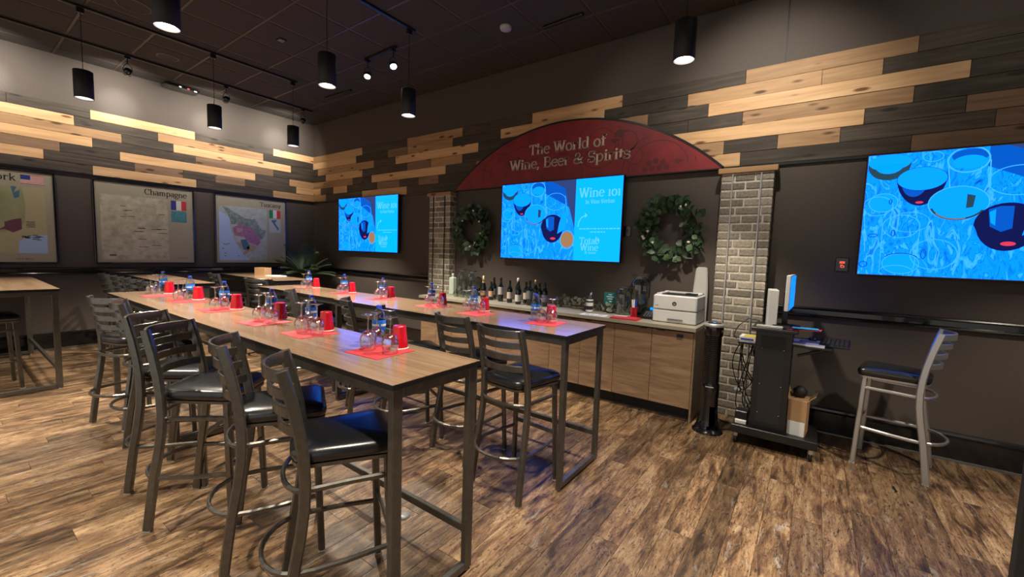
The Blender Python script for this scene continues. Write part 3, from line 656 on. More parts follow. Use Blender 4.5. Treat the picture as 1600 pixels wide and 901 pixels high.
def wallmap(y0, label, kind):
    t = thing('framed_map', label, 'map', (0, y0+MW/2, 1.235), PI/2)
    mb = MB(); w = MW/2; f = .022
    mb.bbox(-w, w, -.045, -.001, 0, f, .004).bbox(-w, w, -.045, -.001, MH-f, MH, .004).bbox(-w, -w+f, -.044, -.001, f-.002, MH-f+.002, .004).bbox(w-f, w, -.044, -.001, f-.002, MH-f+.002, .004)
    mb.build('frame', m_blackg, t)
    bd = MB().box(-w+f, w-f, -.03, -.002, f, MH-f).build('board', m_map, t)
    Y = -.0305; l, r = -w, w
    if kind == 'ch':
        MB().box(l+.076, r-.366, -.0312, -.03, .063, 1.06).build('map_print', mm_ch, bd)
        mb = MB(); rr = random.Random(2)
        for i in range(16):
            x, z = rr.uniform(l+.2, l+.8), rr.choice([.82, .78, .74, .70, .66, .56, .5, .4, .28, .22, .88])+rr.uniform(-.02, .02); L_ = rr.uniform(.05, .14)
            mb.box(x, x+L_, -.0316, -.0312, z, z+.008)
        text(mb, 'Champagne', r-.10, 1.115, .125, -.0305, align='r', sx=.83)
        mb.build('lettering', m_ink, bd)
        mb = MB(); a = r-.321
        for k, (p, q) in enumerate(((0, .071), (.071, .141), (.141, .212))): mb.k = k; mb.box(a+p, a+q, -.0315, -.03, .903, 1.057)
        mb.build('flag', [f_blue, f_white, f_red], bd)
        MB().box(a, a+.212, -.0315, -.03, .70, .885).build('inset_map', m_tealmap, bd)
        MB().box(l+.16, l+.24, -.0316, -.0312, .12, .145).build('badge', mm_plum, bd)
        mb = MB(); text(mb, 'Total Wine', r-.245, .085, .028, -.0305); mb.build('small_logo', mm_plum, bd)
    if kind == 'ny':
        mp = MB(); mp.box(l+.12, r-.096, -.0312, -.03, .141, 1.044); mo = mp.build('map_print', mm_ny2, bd)
        mb = MB(); x0, x1 = l+.12, r-.096; wv = x1-x0
        mb.k = 0; flat(mb, [(x0, .37), (x0+wv*0.627, .42), (x0+wv*0.806, .55), (x0+wv*0.823, .80), (x0+wv*0.798, 1.04), (x0, 1.04)], -.0314)
        mb.k = 1; flat(mb, [(x1-wv*.26, .144), (x1-.003, .144), (x1-.003, .40), (x1-wv*.16, .385), (x1-wv*.25, .30)], -.0314)
        mb.k = 2; flat(mb, [(x0+wv*0.704, .42), (x0+wv*0.780, .47), (x0+wv*0.780, .62), (x0+wv*0.713, .60), (x0+wv*0.636, .56), (x0+wv*0.636, .50), (x0+wv*0.568, .44), (x0+wv*0.636, .46)], -.0316)
        mb.k = 3; flat(mb, [(x0+wv*0.730, .96), (x0+wv*0.780, 1.0), (x0+wv*0.772, .90), (x0+wv*0.730, .88), (x0+wv*0.704, 1.04), (x0+wv*0.755, 1.04)], -.0316)
        mb.build('regions', [mm_ny, mm_sea, mm_plum, mm_slate], mo)
        mb = MB(); rr = random.Random(4)
        for i in range(14):
            x, z = x1-wv*.24+rr.uniform(0, .16), rr.choice([.36, .34, .38, .32])+rr.uniform(-.01, .01); mb.box(x, x+rr.uniform(.03, .07), -.0318, -.0314, z, z+.009)
        for i in range(5): mb.box(x0+wv*.81+rr.uniform(0, .02), x0+wv*.81+.09, -.0316, -.0314, .50+i*.018, .507+i*.018)
        text(mb, 'New York', r-.352, 1.115, .125, -.0305, align='r', sx=.95); mb.build('lettering', m_ink, bd)
        mb = MB(); a = r-.314; fw = .212; h0 = 1.09; sh = .118/13
        for k in range(13): mb.k = 0 if k % 2 == 0 else 1; mb.box(a, a+fw, -.0315, -.03, h0+k*sh, h0+(k+1)*sh)
        mb.k = 2; mb.box(a, a+fw*.42, -.0319, -.03, h0+6*sh, h0+13*sh); mb.build('flag', [f_red, f_white, f_blue], bd)
        mb = MB(); text(mb, 'Total Wine', r-.40, .055, .032, -.0305); mb.build('small_logo', mm_plum, bd)
    if kind == 'tu':
        x0, x1 = l+.07, r-.375; wv = x1-x0; mp = MB().box(x0, x1, -.0312, -.03, .07, 1.065).build('map_print', mm_land, bd)
        def q(u, v): return (x0+u*wv, .07+(1-v)*.995)
        mb = MB(); mb.k = 0; flat(mb, [q(0, .1), q(.12, .16), q(.2, .22), q(.22, .40), q(.27, .56), q(.32, .68), q(.40, .78), q(.47, .88), q(.58, .96), q(.62, 1), q(0, 1)], -.0314)
        mb.k = 1; flat(mb, [q(.06, 0), q(.2, .05), q(.36, .13), q(.5, .20), q(.66, .22), q(.74, .2), q(.8, .3), q(.88, .4), q(.98, .42), q(.92, .56), q(.86, .62), q(.7, .5), q(.55, .42), q(.4, .34), q(.24, .33), q(.2, .2)], -.0314)
        mb.k = 2; flat(mb, [q(.26, .40), q(.42, .32), q(.56, .36), q(.66, .38), q(.8, .52), q(.86, .66), q(.78, .72), q(.6, .66), q(.5, .56), q(.3, .54)], -.0316)
        mb.k = 3; flat(mb, [q(.42, .62), q(.54, .60), q(.58, .66), q(.62, .78), q(.56, .82), q(.48, .80)], -.0318)
        mb.k = 4; flat(mb, [q(.34, .40), q(.48, .40), q(.46, .47), q(.36, .48)], -.0318); flat(mb, [q(.34, .66), q(.44, .68), q(.46, .78), q(.38, .74)], -.0318); flat(mb, [q(.62, .68), q(.78, .74), q(.7, .84), q(.6, .84), q(.5, .92), q(.46, .88)], -.0318)
        mb.build('regions', [mm_sea, mm_hill, mm_mauve, mm_slate, M('map_sand', (.36, .27, .18), .6)], mp)
        mb = MB(); text(mb, 'Tuscany', r-.105, 1.115, .115, -.0305, align='r', sx=.89)
        for u, v in ((.08, .71), (.12, .715), (.16, .70), (.05, .79), (.1, .88), (.09, .93), (.36, .93)): c = q(u, v); mb.box(c[0], c[0]+.03, -.0318, -.0314, c[1], c[1]+.010)
        mb.build('lettering', m_ink, bd)
        mb = MB(); a = r-.326
        for k in range(3): mb.k = k; mb.box(a+k*.0713, a+k*.0713+.0713, -.0315, -.03, .905, 1.062)
        mb.build('flag', [f_green, f_white, f_red], bd)
        ins = MB().box(a, a+.212, -.0315, -.03, .62, .885).build('inset_map', M('inset_pale', (.38, .42, .42), .6), bd)
        mb = MB(); flat(mb, [(a+.03, .865), (a+.14, .875), (a+.13, .84), (a+.105, .82), (a+.14, .76), (a+.185, .70), (a+.165, .68), (a+.17, .65), (a+.13, .72), (a+.085, .78), (a+.05, .83)], -.0318); mb.build('inset_land', mm_slate, bd)
        mb = MB(); text(mb, 'Total Wine', r-.25, .085, .028, -.0305); mb.build('small_logo', mm_plum, bd)
wallmap(-5.078, 'framed New York map with a flag, cut off by the left photo edge', 'ny')
wallmap(-3.436, 'framed beige Champagne map, middle of the three wall maps', 'ch')
wallmap(-1.870, 'framed Tuscany map with blue sea, nearest the corner', 'tu')

# ------------------------------------------------------------------ ceiling fixtures
def track(name, label, pts, cat='track light rail'):
    a, b = pts; mb = MB().rect([(a[0], a[1], H-.022), (b[0], b[1], H-.022)], .036, .03)
    o = mb.build(name, m_black); return tag(o, label, cat)
track('lighting_track', 'long black ceiling track holding the three pendants by the maps', ((2.08, -7), (2.08, -1.42)))
track('lighting_track', 'long black ceiling track nearest the left wall with adjustable heads', ((.93, -7), (.93, -.54)))
track('lighting_track', 'black ceiling track running left of the smoke detector', ((4.85, -7), (4.85, -1.45)))
track('lighting_track', 'black ceiling track above the pendant right of the smoke detector', ((7.88, -7), (7.88, -1.22)))
track('lighting_track', 'short black ceiling track holding the twin spotlights', ((3.70, -1.32), (4.36, -1.33)))
track('lighting_track', 'short empty black ceiling track near the corner', ((1.83, -.80), (2.55, -.78)))
track('lighting_track', 'thin grey-edged ceiling strip right of the smoke detector', ((6.17, -.72), (6.66, -.73)))
ZB, ZT, PR = 3.16, 3.46, .083
def pendant(x, y, label, first=None):
    if first: t = dup(first, (x, y, ZB), 0, label)
    else:
        t = thing('pendant_light', label, 'pendant light', (x, y, ZB), 0, 'black cylinder pendants')
        MB().lathe([(PR-.006, .02), (PR-.004, 0), (PR, .002), (PR, ZT-ZB-.004), (PR-.006, ZT-ZB), (.0, ZT-ZB)], 32).build('shade', m_mattb, t)
        MB().lathe([(PR-.005, .004), (PR-.012, .01), (PR-.028, .035)], 32).build('reflector', m_lampw, t)
        MB().lathe([(PR-.028, .034), (0, .034)], 32).build('bulb', m_lamp, t)
        MB().tube([(0, 0, ZT-ZB), (0, 0, H-.08-ZB)], .0035, 6).build('cord', m_black, t)
        MB().box(-.018, .018, -.03, .03, H-.09-ZB, H-.037-ZB).build('track_adapter', m_black, t)
    s = spot((x, y, ZB-.003), (x, y, 0), PENDANT_W*(1.2 if x < 3 else 1 if x < 5 else .12 if x < 9 else .08), 92, .45, WARM, .05)
    s.parent = t; s.location = (0, 0, .006); s.rotation_euler = (0, 0, 0)
    return t
first = None
for x, y, d in PENDANTS:
    t = pendant(x, y, 'black cylinder pendant lamp '+d, first); first = first or t
for x, y in FILL_PENDANTS: pendant(x, y, 'added fill pendant lamp, unseen, outside the frame behind the camera', first)
for o in list(COL.objects):
    if o.name.startswith('pendant_light') and 'outside' in o.get('label', ''): o['group'] = 'added fill pendants behind the camera'
def head(x, y, z, target, label, watts, lit=False, color=NEUT, ang=125):
    d = (Vector(target)-Vector((x, y, z))).normalized(); t = thing('track_spotlight', label, 'spotlight', (x, y, z))
    MB().box(-.016, .016, -.03, .03, H-.037-z-.03, H-.037-z).tube([(0, 0, H-.06-z), (0, 0, .10)], .006, 6).build('stem', m_black, t)
    s_ = d.cross(Vector((0, 0, 1))).normalized(); mb = MB()
    pts = [(-s_*.05)]+[Vector((0, 0, .10))*math.sin(a)+(-s_*math.cos(a))*.05 for a in [PI*k/8 for k in range(1, 8)]]+[s_*.05]
    mb.tube(pts, .004, 6, up=d); mb.build('yoke', m_black, t)
    MB().lathe([(0, -.05), (.022, -.048), (.04, -.03), (.046, 0), (.048, .045), (.044, .045), (.036, .02)], 20, axis=d).build('lamp_head', m_blackg, t)
    MB().lathe([(.040, .030), (0, .030)], 20, axis=d).build('bulb', m_lamp, t)
    s = spot((x, y, z), target, watts, ang, 1.0, color, .03); s.location = d*.052; s.parent = t
    if ang == 125:
        c = spot((x, y, z), (target[0], target[1], target[2]+.12), watts*.60, 38, 1.0, (1, .94, .84), .03); c.location = d*.053; c.parent = t
    return t
head(.93, -4.40, 3.93, (0, -4.40, 3.55), 'track spotlight outside the left photo edge', HEAD_W)
head(.93, -3.17, 3.93, (0, -3.10, 3.55), 'black track spotlight aimed at the wall right of the leftmost pendant', HEAD_W)
head(.93, -1.97, 3.93, (0, -1.92, 3.55), 'black track spotlight beside the pendant in front of the Champagne map', HEAD_W)
head(.93, -.72, 3.93, (0, -.78, 3.55), 'black track spotlight nearest the room corner', HEAD_W)
head(3.76, -1.32, 3.93, (5.2, -2.7, .8), 'lit small spotlight, left one of the pair on the short track', 40, ang=50)
head(4.31, -1.33, 3.93, (6.6, -2.5, .8), 'lit small spotlight, right one of the pair on the short track', 10, ang=50)
for x, tx, wt in ((8.35, 8.30, 1.0), (9.9, 9.7, .10), (6.8, 7.2, .14)):  # first one makes the bright wall pool; other two are added, unseen fill
    head(x, -1.55, 3.95, (tx, 0, 3.1), 'track spotlight above the photo, %s' % ('over the brick pillar with rods' if x == 8.35 else 'added to light the wall over the right television' if x > 9 else 'added to light the wall over the centre television'), HEAD_A_W*wt, ang=78)
tag(MB().lathe([(0, 0), (.05, 0), (.062, .008), (.07, .03), (.07, .04), (0, .04)], 24).build('smoke_detector', m_white2, None, (5.80, -.94, H-.048)), 'round off-white smoke detector on the dark ceiling', 'smoke detector')
for (x, y), d in (((2.6, -3.46), 'large round dark speaker grille beside the pendant cut off by the top'), ((1.34, -2.83), 'small round dark ceiling grille between the two long tracks')):
    t = thing('ceiling_speaker', d, 'speaker', (x, y, H-.008)); r = .16 if x > 2 else .13
    MB().lathe([(r, 0), (r, -.006), (r-.02, -.010), (r-.02, -.004)], 28).build('rim', m_grid, t); MB().lathe([(r-.02, -.005), (0, -.005)], 28).build('grille', m_mattb, t)
t = thing('ceiling_sensor', 'small square ceiling sensor with a pale slot left of the centre pendants', 'sensor', (3.24, -2.2, H-.008))
MB().box(-.05, .05, -.045, .045, -.012, 0).build('plate', m_mattb, t); MB().box(-.03, -.008, -.03, .03, -.016, -.011).box(.012, .03, -.03, .03, -.016, -.011).build('slot', m_white2, t)
t = thing('alarm_unit', 'black ceiling unit with a red light above the left wall planks', 'alarm', (.16, -2.35, H-.008))
MB().bbox(-.11, .11, -.24, .24, -.07, 0, .02).build('housing', m_blackg, t); MB().box(.109, .114, .06, .09, -.05, -.03).build('red_light', m_redl, t); MB().box(.109, .114, -.05, -.02, -.05, -.03).box(.109, .114, .15, .19, -.06, -.045).build('white_light', m_whiteled, t)

# ------------------------------------------------------------------ counter
CT = .935; CY = -.62; CE = 7.975
tpts = [(4.10, -.66), (CE, -.66), (CE, -.002), (P1[1]+.004, -.002), (P1[1]+.004, PY-.012), (4.10, PY-.012)]
n_ = len(tpts); mb = MB(); mb.add([(x, y, CT-.035) for x, y in tpts]+[(x, y, CT) for x, y in tpts], [tuple(range(n_)), tuple(range(n_, 2*n_))]+[(i, (i+1) % n_, (i+1) % n_+n_, i+n_) for i in range(n_)])
tag(mb.build('worktop', m_ctop), 'long pale stone-look worktop on the wood cabinets', 'worktop')
units = [(7.16, 7.955), (6.36, 7.16), (5.56, 6.36), (4.76, 5.56), (4.13, 4.76)]
cdesc = ['wood base cabinet at the right end beside the tower fan', 'wood base cabinet second from the fan end, behind the table end', 'wood base cabinet in the middle of the counter', 'wood base cabinet second from the left pillar', 'wood base cabinet at the left pillar']
for i, (a, b) in enumerate(units):
    t = thing('base_cabinet', cdesc[i], 'cabinet', ((a+b)/2, 0, 0), 0, 'cabinets under the long counter'); w = (b-a)/2
    yb = -.005 if a > 4.3 else -.155
    MB().box(-w+.002, w-.002, CY+.002, yb, .13, CT-.037).build('carcass', m_cabin, t)
    MB().box(-w+.002, w-.002, CY+.07, yb, .0, .13).build('toe_kick', m_mattb, t)
    for s in (0, 1):
        if i == 4: xs_ = ((-w+.002, 0-.002), (0+.002, w-.002))[s]
        else: xs_ = ((-w+.002, -.002), (.002, w-.002))[s]
        o = MB().bbox(-(xs_[1]-xs_[0])/2, (xs_[1]-xs_[0])/2, CY-.018, CY+.001, 0, CT-.05-.135, .002).build('door', m_cab, t, ((xs_[0]+xs_[1])/2, 0, .135))
        MB().box(-.035, .035, CY-.030, CY-.017, CT-.05-.145, CT-.05-.137).build('pull', m_black, o, ((.11 if s == 0 else -.11), 0, 0))
t = MB().bbox(7.956, CE, CY-.02, -.003, 0, CT-.036, .002).build('end_panel', m_endp); tag(t, 'plain wood end panel of the counter beside the tower fan', 'panel')
MB().box(7.80, 7.86, CY-.026, CY-.018, .83, .86).build('lock', m_black, t)

# ------------------------------------------------------------------ bar tables
TZ = 1.067
def bar_table(x0, x1, y0, y1, label, far_leg=True):
    t = thing('bar_table', label, 'table', ((x0+x1)/2, (y0+y1)/2, 0), 0, 'long high bar tables'); a, b = (x1-x0)/2, (y1-y0)/2
    MB().box(-a, a, -b, b, TZ-.002, TZ).build('tabletop', m_top, t)
    MB().bbox(-a, a, -b, b, TZ-.024, TZ-.0021, .001).build('top_edge', m_edge, t)
    i = .012; lw, ld = .05, .032; zt = TZ-.024
    for sx in (-1, 1):
        for sy in (-1, 1):
            cx, cy = sx*(a-i-ld/2), sy*(b-i-lw/2)
            MB().bbox(cx-ld/2, cx+ld/2, cy-lw/2, cy+lw/2, .012, zt, .003).build('leg', m_steel_t, t)
            MB().lathe([(.012, 0), (.012, .013)], 10, (cx, cy, 0), caps=True).build('foot', m_foot, t)
        cx = sx*(a-i-ld/2)
        MB().bbox(cx-ld/2, cx+ld/2, -b+i+lw, b-i-lw, .012, .052, .003).build('foot_bar', m_steel_t, t)
        MB().bbox(cx-ld/2, cx+ld/2, -b+i+lw, b-i-lw, zt-.045, zt, .003).build('end_rail', m_steel_t, t)
    for sy in (-1, 1): MB().bbox(-a+i+ld, a-i-ld, sy*(b-i-.018)-.016, sy*(b-i-.018)+.016, zt-.045, zt, .003).build('side_rail', m_steel_t, t)
    MB().bbox(-a+i+ld, a-i-ld, b-i-.04, b-i-.012, .195, .235, .003).build('stretcher', m_steel_t, t)
    return t
bar_table(4.855, 7.56, -3.868, -3.345, 'high wood-top table nearest the camera, under the four nearest place settings')
bar_table(3.12, 4.852, -3.868, -3.345, 'high wood-top table continuing the nearest row towards the wall maps')
bar_table(4.875, 7.575, -2.495, -1.865, 'high wood-top table beside the counter with blue glare on its end')
bar_table(3.08, 4.872, -2.45, -1.885, 'high wood-top table continuing the counter-side row towards the palm')
bar_table(.20, 2.44, -4.75, -4.11, 'high wood-top table cut off by the left photo edge')
bar_table(.10, 2.33, -3.12, -2.66, 'empty high wood-top table behind the front row, under the Champagne map')
bar_table(.12, 2.30, -1.86, -1.27, 'empty high wood-top table in front of the palm and Tuscany map')

# ------------------------------------------------------------------ bar stools
def make_stool(name, metal, label):
    t = thing(name, label, 'stool', (0, 0, 0), 0, 'ladder-back metal bar stools')
    for sx in (-1, 1):
        pr = [(-.213, 0.008), (-.196, .15), (-.176, .30), (-.150, .45), (-.136, .56), (-.132, .66), (-.137, .76), (-.150, .86), (-.174, .98), (-.208, 1.115)]
        mb = MB(); mb.rect([(sx*(.213-.030*z_/1.1), y_, z_) for y_, z_ in pr], .032, .044, up=(0, 1, 0)); mb.build('rear_leg', metal, t)
        mb = MB().rect([(sx*.193, .213, .008), (sx*.172, .188, .71)], .030, .034, up=(0, 1, 0)); mb.build('front_leg', metal, t)
        MB().box(sx*.213-.014, sx*.213+.014, -.232, -.194, 0, .012).build('glide', m_foot, t); MB().box(sx*.193-.014, sx*.193+.014, .196, .231, 0, .012).build('glide', m_foot, t)
    # slats
    for k, z in enumerate((.862, .940, 1.018, 1.090)):
        yb = -.150-.24*(z-.86)
        pts = [(-.180+.36*i/14, yb-.075*math.sin(PI*i/14)**.8, z) for i in range(15)]
        MB().rect(pts, .013, .042 if k < 3 else .05).build('slat', metal, t)
    def outline(q):
        """rounded seat outline scaled by q about its middle"""
        P = []
        fw, rw, yf, yr = .205, .178, .232, -.178
        for cx, cy, r, a0, a1 in ((fw-.05, yf-.04, .045, 0, 90), (-fw+.05, yf-.04, .045, 90, 180), (-rw+.09, yr+.08, .085, 180, 270), (rw-.09, yr+.08, .085, 270, 360)):
            for i in range(6):
                a = math.radians(a0+(a1-a0)*i/5); P.append((q*(cx+r*math.cos(a)), q*(cy+r*math.sin(a)-.03)+.03))
        return P
    rings = [[(x, y, z) for x, y in outline(f)] for f, z in ((.95, .722), (1.0, .732), (1.02, .752), (1.0, .770), (.90, .784), (.70, .792), (.4, .796))]
    n_ = len(rings[0]); vs = [p for r in rings for p in r]+[(0, .03, .797)]; fs = []
    for i in range(len(rings)-1):
        for j in range(n_): k = (j+1) % n_; fs.append((i*n_+j, i*n_+k, (i+1)*n_+k, (i+1)*n_+j))
    fs += [((len(rings)-1)*n_+j, (len(rings)-1)*n_+(j+1) % n_, len(vs)-1) for j in range(n_)]; fs.append(tuple(range(n_))[::-1])
    MB().add(vs, fs, True).build('seat', m_vinyl, t)
    MB().loft([[(x, y, z) for x, y in outline(f)] for f, z in ((.88, .706), (.98, .706), (.985, .722), (.88, .722))]).build('seat_frame', metal, t)
    def loop(z, hw_, back, name_):
        c = [(-.182, .19), (-hw_, .02), (-hw_-.006, -.10)]
        q = [(-hw_-.006, -.10)]+[((-hw_-.006)*math.cos(a)*1.0, -.13-(back-.13)*math.sin(a)) for a in [PI/2*k/6 for k in range(1, 7)]]
        pts = c[:2]+q; pts = pts+[(-x, y) for x, y in pts[::-1][1:]]
        MB().rect([(x, y, z) for x, y in pts], .018, .026, ch=.4).build(name_, metal, t)
    loop(.625, .178, .215, 'upper_ring'); loop(.300, .205, .300, 'foot_ring')
    MB().rect([(-.182, .205, .345), (.182, .205, .345)], .014, .028).build('stretcher', metal, t)
    return t
# (center x, center y, yaw deg, label)  yaw: direction the seat faces, 0 = towards the TV wall
STOOLS = [
 (7.25, -2.56, -5.5, 'bar stool with blue glare on its seat at the near end of the counter-side table'),
 (6.68, -2.40, -9, 'ladder-back bar stool at the counter-side table, left of the blue-seated one'),
 (6.12, -2.53, -25, 'bar stool between the tables, its back just behind the nearest red cup'),
 (5.41, -2.42, -31, 'bar stool seen edge-on between the tables, just right of the second bottle'),
 (4.36, -2.43, -31, 'bar stool mostly hidden behind the second bottle, blue glare on its seat'),
 (7.17, -3.86, -27, 'nearest bar stool, dark seat at the near left corner of the front table'),
 (6.58, -3.85, -28, 'second nearest bar stool with its seat under the front table'),
 (5.99, -3.957, -48, 'bar stool with blue glare on its slats and grey light on its seat'),
 (5.43, -3.925, -44, 'bar stool just behind the one with blue slats, front row left side'),
 (4.50, -3.82, -14, 'bar stool seen edge-on between the farthest and the blue-slatted stools'),
 (3.98, -3.86, 18, 'leftmost bar stool of the front row, its full ladder back showing'),
 (2.28, -1.98, 24, 'bar stool with its back to the camera at the end of the palm-side table'),
 (2.86, -2.0, -32, 'bar stool with a blue-lit seat between the palm-side table and the front row'),
 (.63, -3.23, -3, 'farthest bar stool on the left side of the empty Champagne-side table'),
 (1.22, -3.21, 0, 'second farthest bar stool on the left side of the empty Champagne-side table'),
 (1.77, -3.18, 1, 'third bar stool on the left side of the empty Champagne-side table'),
 (2.29, -3.17, -1, 'nearest bar stool on the left side of the empty Champagne-side table'),
 (.94, -2.0, -2, 'bar stool at the left side of the table under the Tuscany map'),
 (1.96, -4.61, 4, 'bar stool under the table cut off by the left photo edge'),
]
proto = make_stool('bar_stool', m_steel, STOOLS[0][3])
for i, (x, y, a, lab) in enumerate(STOOLS):
    if i == 0: proto.location = (x, y, 0); proto.rotation_euler = (0, 0, math.radians(a))
    else: dup(proto, (x, y, 0), math.radians(a), lab)
so = make_stool('bar_stool', m_silver, 'silver bar stool standing alone below the right-hand television')
so.location = (9.452, -.45, 0); so.rotation_euler = (0, 0, math.radians(79))

# ------------------------------------------------------------------ place settings
def mk_mat(): return tag(MB().box(-.125, .125, -.125, .125, 0, .0012).box(-.122, .124, -.123, .121, .0014, .0022).build('napkin', m_napkin), 'x', 'napkin', 'red paper napkins')
def mk_cup():
    t = thing('plastic_cup', 'x', 'cup', group='red plastic cups')
    MB().lathe([(.046, .006), (.0405, .060), (.0395, .062), (.035, .112), (.033, .120), (.028, .121), (0, .119)], 24).build('body', m_cup, t)
    MB().lathe([(.046, .006), (.0485, .004), (.0485, .0), (.045, .0), (.044, .006)], 24).build('rim', m_paper, t)
    return t
def mk_bottle():
    t = thing('water_bottle', 'x', 'bottle', group='plastic water bottles')
    MB().lathe([(0, .004), (.027, 0), (.034, .006), (.0358, .02), (.033, .03), (.0358, .04), (.033, .05), (.0358, .06), (.0358, .13), (.034, .145), (.026, .170), (.0155, .188), (.0125, .194), (.0125, .205)], 20).build('body', m_pet, t)
    MB().lathe([(.0366, .075), (.0370, .076), (.0370, .128), (.0366, .129)], 20).build('label', m_blue, t)
    mb = MB(); 
    n = 20
    for i in range(n):
        a0, a1 = 2*PI*i/n, 2*PI*(i+1)/n
        if i % 5 == 4: continue
        mb.add([(.0373*math.cos(a0), .0373*math.sin(a0), .096), (.0373*math.cos(a1), .0373*math.sin(a1), .096), (.0373*math.cos(a1), .0373*math.sin(a1), .108), (.0373*math.cos(a0), .0373*math.sin(a0), .108)], [(0, 1, 2, 3)])
    mb.build('label_print', m_paper, t)
    MB().lathe([(.0155, .192), (.0155, .207), (.014, .209), (0, .209)], 16).build('cap', m_bluecap, t)
    return t
def mk_glass():
    t = thing('wine_glass', 'x', 'glass', group='upturned wine glasses')
    MB().lathe([(.030, 0), (.037, .02), (.0415, .045), (.040, .065), (.030, .088), (.014, .100), (.005, .106)], 24).build('bowl', m_glass, t)
    MB().lathe([(.005, .106), (.0036, .12), (.0036, .165), (.006, .175)], 10).build('stem', m_glass, t)
    MB().lathe([(.006, .175), (.020, .180), (.034, .1835), (.034, .1855), (0, .186)], 24).build('foot', m_glassf, t)
    return t
P_mat, P_cup, P_bot, P_gl = mk_mat(), mk_cup(), mk_bottle(), mk_glass()
# napkin centre x, y, turn, then cup; d = where
SET = [(7.07, -3.56, 3, 7.085, -3.44, 'nearest setting'), (6.39, -3.56, -2, 6.39, -3.44, 'second setting of the front row'), (5.83, -3.575, 4, 5.815, -3.465, 'third setting of the front row'),
       (5.04, -3.56, 0, 5.04, -3.445, 'fourth setting of the front row'), (4.29, -3.54, -4, 4.19, -3.43, 'fifth setting of the front row'), (3.68, -3.60, 3, 3.56, -3.48, 'farthest setting of the front row'),
       (7.20, -2.14, 6, 7.157, -2.03, 'nearest setting of the counter-side row, blue glare'), (6.52, -2.17, -3, 6.49, -2.06, 'second setting of the counter-side row'), (5.92, -2.11, -4, 5.84, -1.99, 'third setting of the counter-side row'),
       (5.14, -2.09, 3, 5.03, -1.97, 'fourth setting of the counter-side row'), (4.42, -2.08, -2, 4.25, -1.97, 'fifth setting of the counter-side row'), (3.50, -2.03, 4, 3.40, -1.93, 'farthest setting of the counter-side row, by the palm')]
ITEMS = [  # cup, bottle, glasses of each setting
 ((7.086, -3.450), (6.898, -3.440), (7.011, -3.590), (6.962, -3.500), (7.150, -3.560)),
 ((6.382, -3.450), (6.189, -3.440), (6.350, -3.590), (6.269, -3.500), (6.470, -3.560)),
 ((5.787, -3.450), (5.635, -3.438), (5.787, -3.590), (5.691, -3.502), (5.920, -3.570)),
 ((5.074, -3.455), (4.792, -3.440), (5.060, -3.598), (5.007, -3.522)),
 ((4.224, -3.450), (3.990, -3.440), (4.207, -3.595), (4.113, -3.530)),
 ((3.475, -3.465), (3.190, -3.440), (3.420, -3.600), (3.300, -3.530)),
 ((7.173, -2.015), (7.074, -2.097), (7.151, -2.133), (7.241, -2.120)),
 ((6.464, -1.990), (6.321, -1.974), (6.377, -2.133), (6.366, -2.043), (6.536, -2.120)),
 ((5.930, -1.990), (5.768, -1.980), (5.889, -2.135), (5.977, -2.070)),
 ((5.131, -1.974), (4.996, -1.980), (5.142, -2.155), (5.131, -2.066)),
 ((4.408, -1.975), (4.258, -1.980), (4.452, -2.151), (4.424, -2.069)),
 ((3.600, -1.964), (3.440, -1.975), (3.640, -2.151), (3.608, -2.069))]
gw = ['left', 'middle', 'right']
for i, (x, y, a, cx, cy, d) in enumerate(SET):
    rz = math.radians(a)
    o = P_mat if i == 0 else dup(P_mat, (0, 0, 0)); o.location = (x, y, TZ+.0005); o.rotation_euler = (0, 0, rz); o['label'] = 'red paper napkin of the '+d
    def zz(px, py, r): return TZ+.003 if max(abs(px-x), abs(py-y)) < .14+r else TZ+.0005
    (cx, cy), (bx, by) = ITEMS[i][:2]
    c = P_cup if i == 0 else dup(P_cup, (0, 0, 0)); c.location = (cx, cy, zz(cx, cy, .048)); c['label'] = 'upturned red plastic cup of the '+d
    b = P_bot if i == 0 else dup(P_bot, (0, 0, 0)); b.location = (bx, by, zz(bx, by, .036)); b.rotation_euler = (0, 0, rnd.uniform(0, 6)); b['label'] = 'blue-labelled clear water bottle of the '+d
    gs = ITEMS[i][2:]
    for k, (gx, gy) in enumerate(gs):
        g = P_gl if (i == 0 and k == 0) else dup(P_gl, (0, 0, 0)); g.location = (gx, gy, zz(gx, gy, .042))
        g['label'] = '%s upturned wine glass of the %s' % (gw[k] if len(gs) == 3 else ('left', 'right')[k], d)

# ------------------------------------------------------------------ things on the counter
def wine(x, y, h, label, lab=m_cream2, foil=m_wine, body=m_wine, r=.037, sparkling=False, lab_h=(.06, .15)):
    t = thing('wine_bottle', label, 'bottle', (x, y, CT), 0, 'wine bottles on the counter')
    s = h/.31
    if sparkling: prof = [(0, .01), (r, 0), (r+.006, .01), (r+.006, .13), (r, .17), (.022, .22), (.015, .26), (.015, .30), (.012, .31), (0, .31)]
    else: prof = [(0, .01), (r-.003, 0), (r, .006), (r, .185), (r-.006, .205), (.018, .23), (.0145, .25), (.0145, .30), (.0155, .302), (.0155, .309), (0, .31)]
    MB().lathe([(a, b*s) for a, b in prof], 20).build('glass', body, t)
    rr = (r+.007 if sparkling else r+.0008); mb = MB()
    n = 14; a0 = math.radians(-145); a1 = math.radians(25); z0, z1 = lab_h[0]*s, lab_h[1]*s
    pts = [(rr*math.cos(a0+(a1-a0)*i/n), rr*math.sin(a0+(a1-a0)*i/n)) for i in range(n+1)]
    mb.add([(px, py, z0) for px, py in pts]+[(px, py, z1) for px, py in pts], [(i, i+1, n+2+i, n+1+i) for i in range(n)]); mb.build('label', lab, t)
    if foil is not m_wine: MB().lathe([(.024 if sparkling else .0152, .215*s if sparkling else .25*s), (.0165, .25*s), (.0165, .311*s), (0, .3115*s)], 16).build('foil', foil, t)
    return t
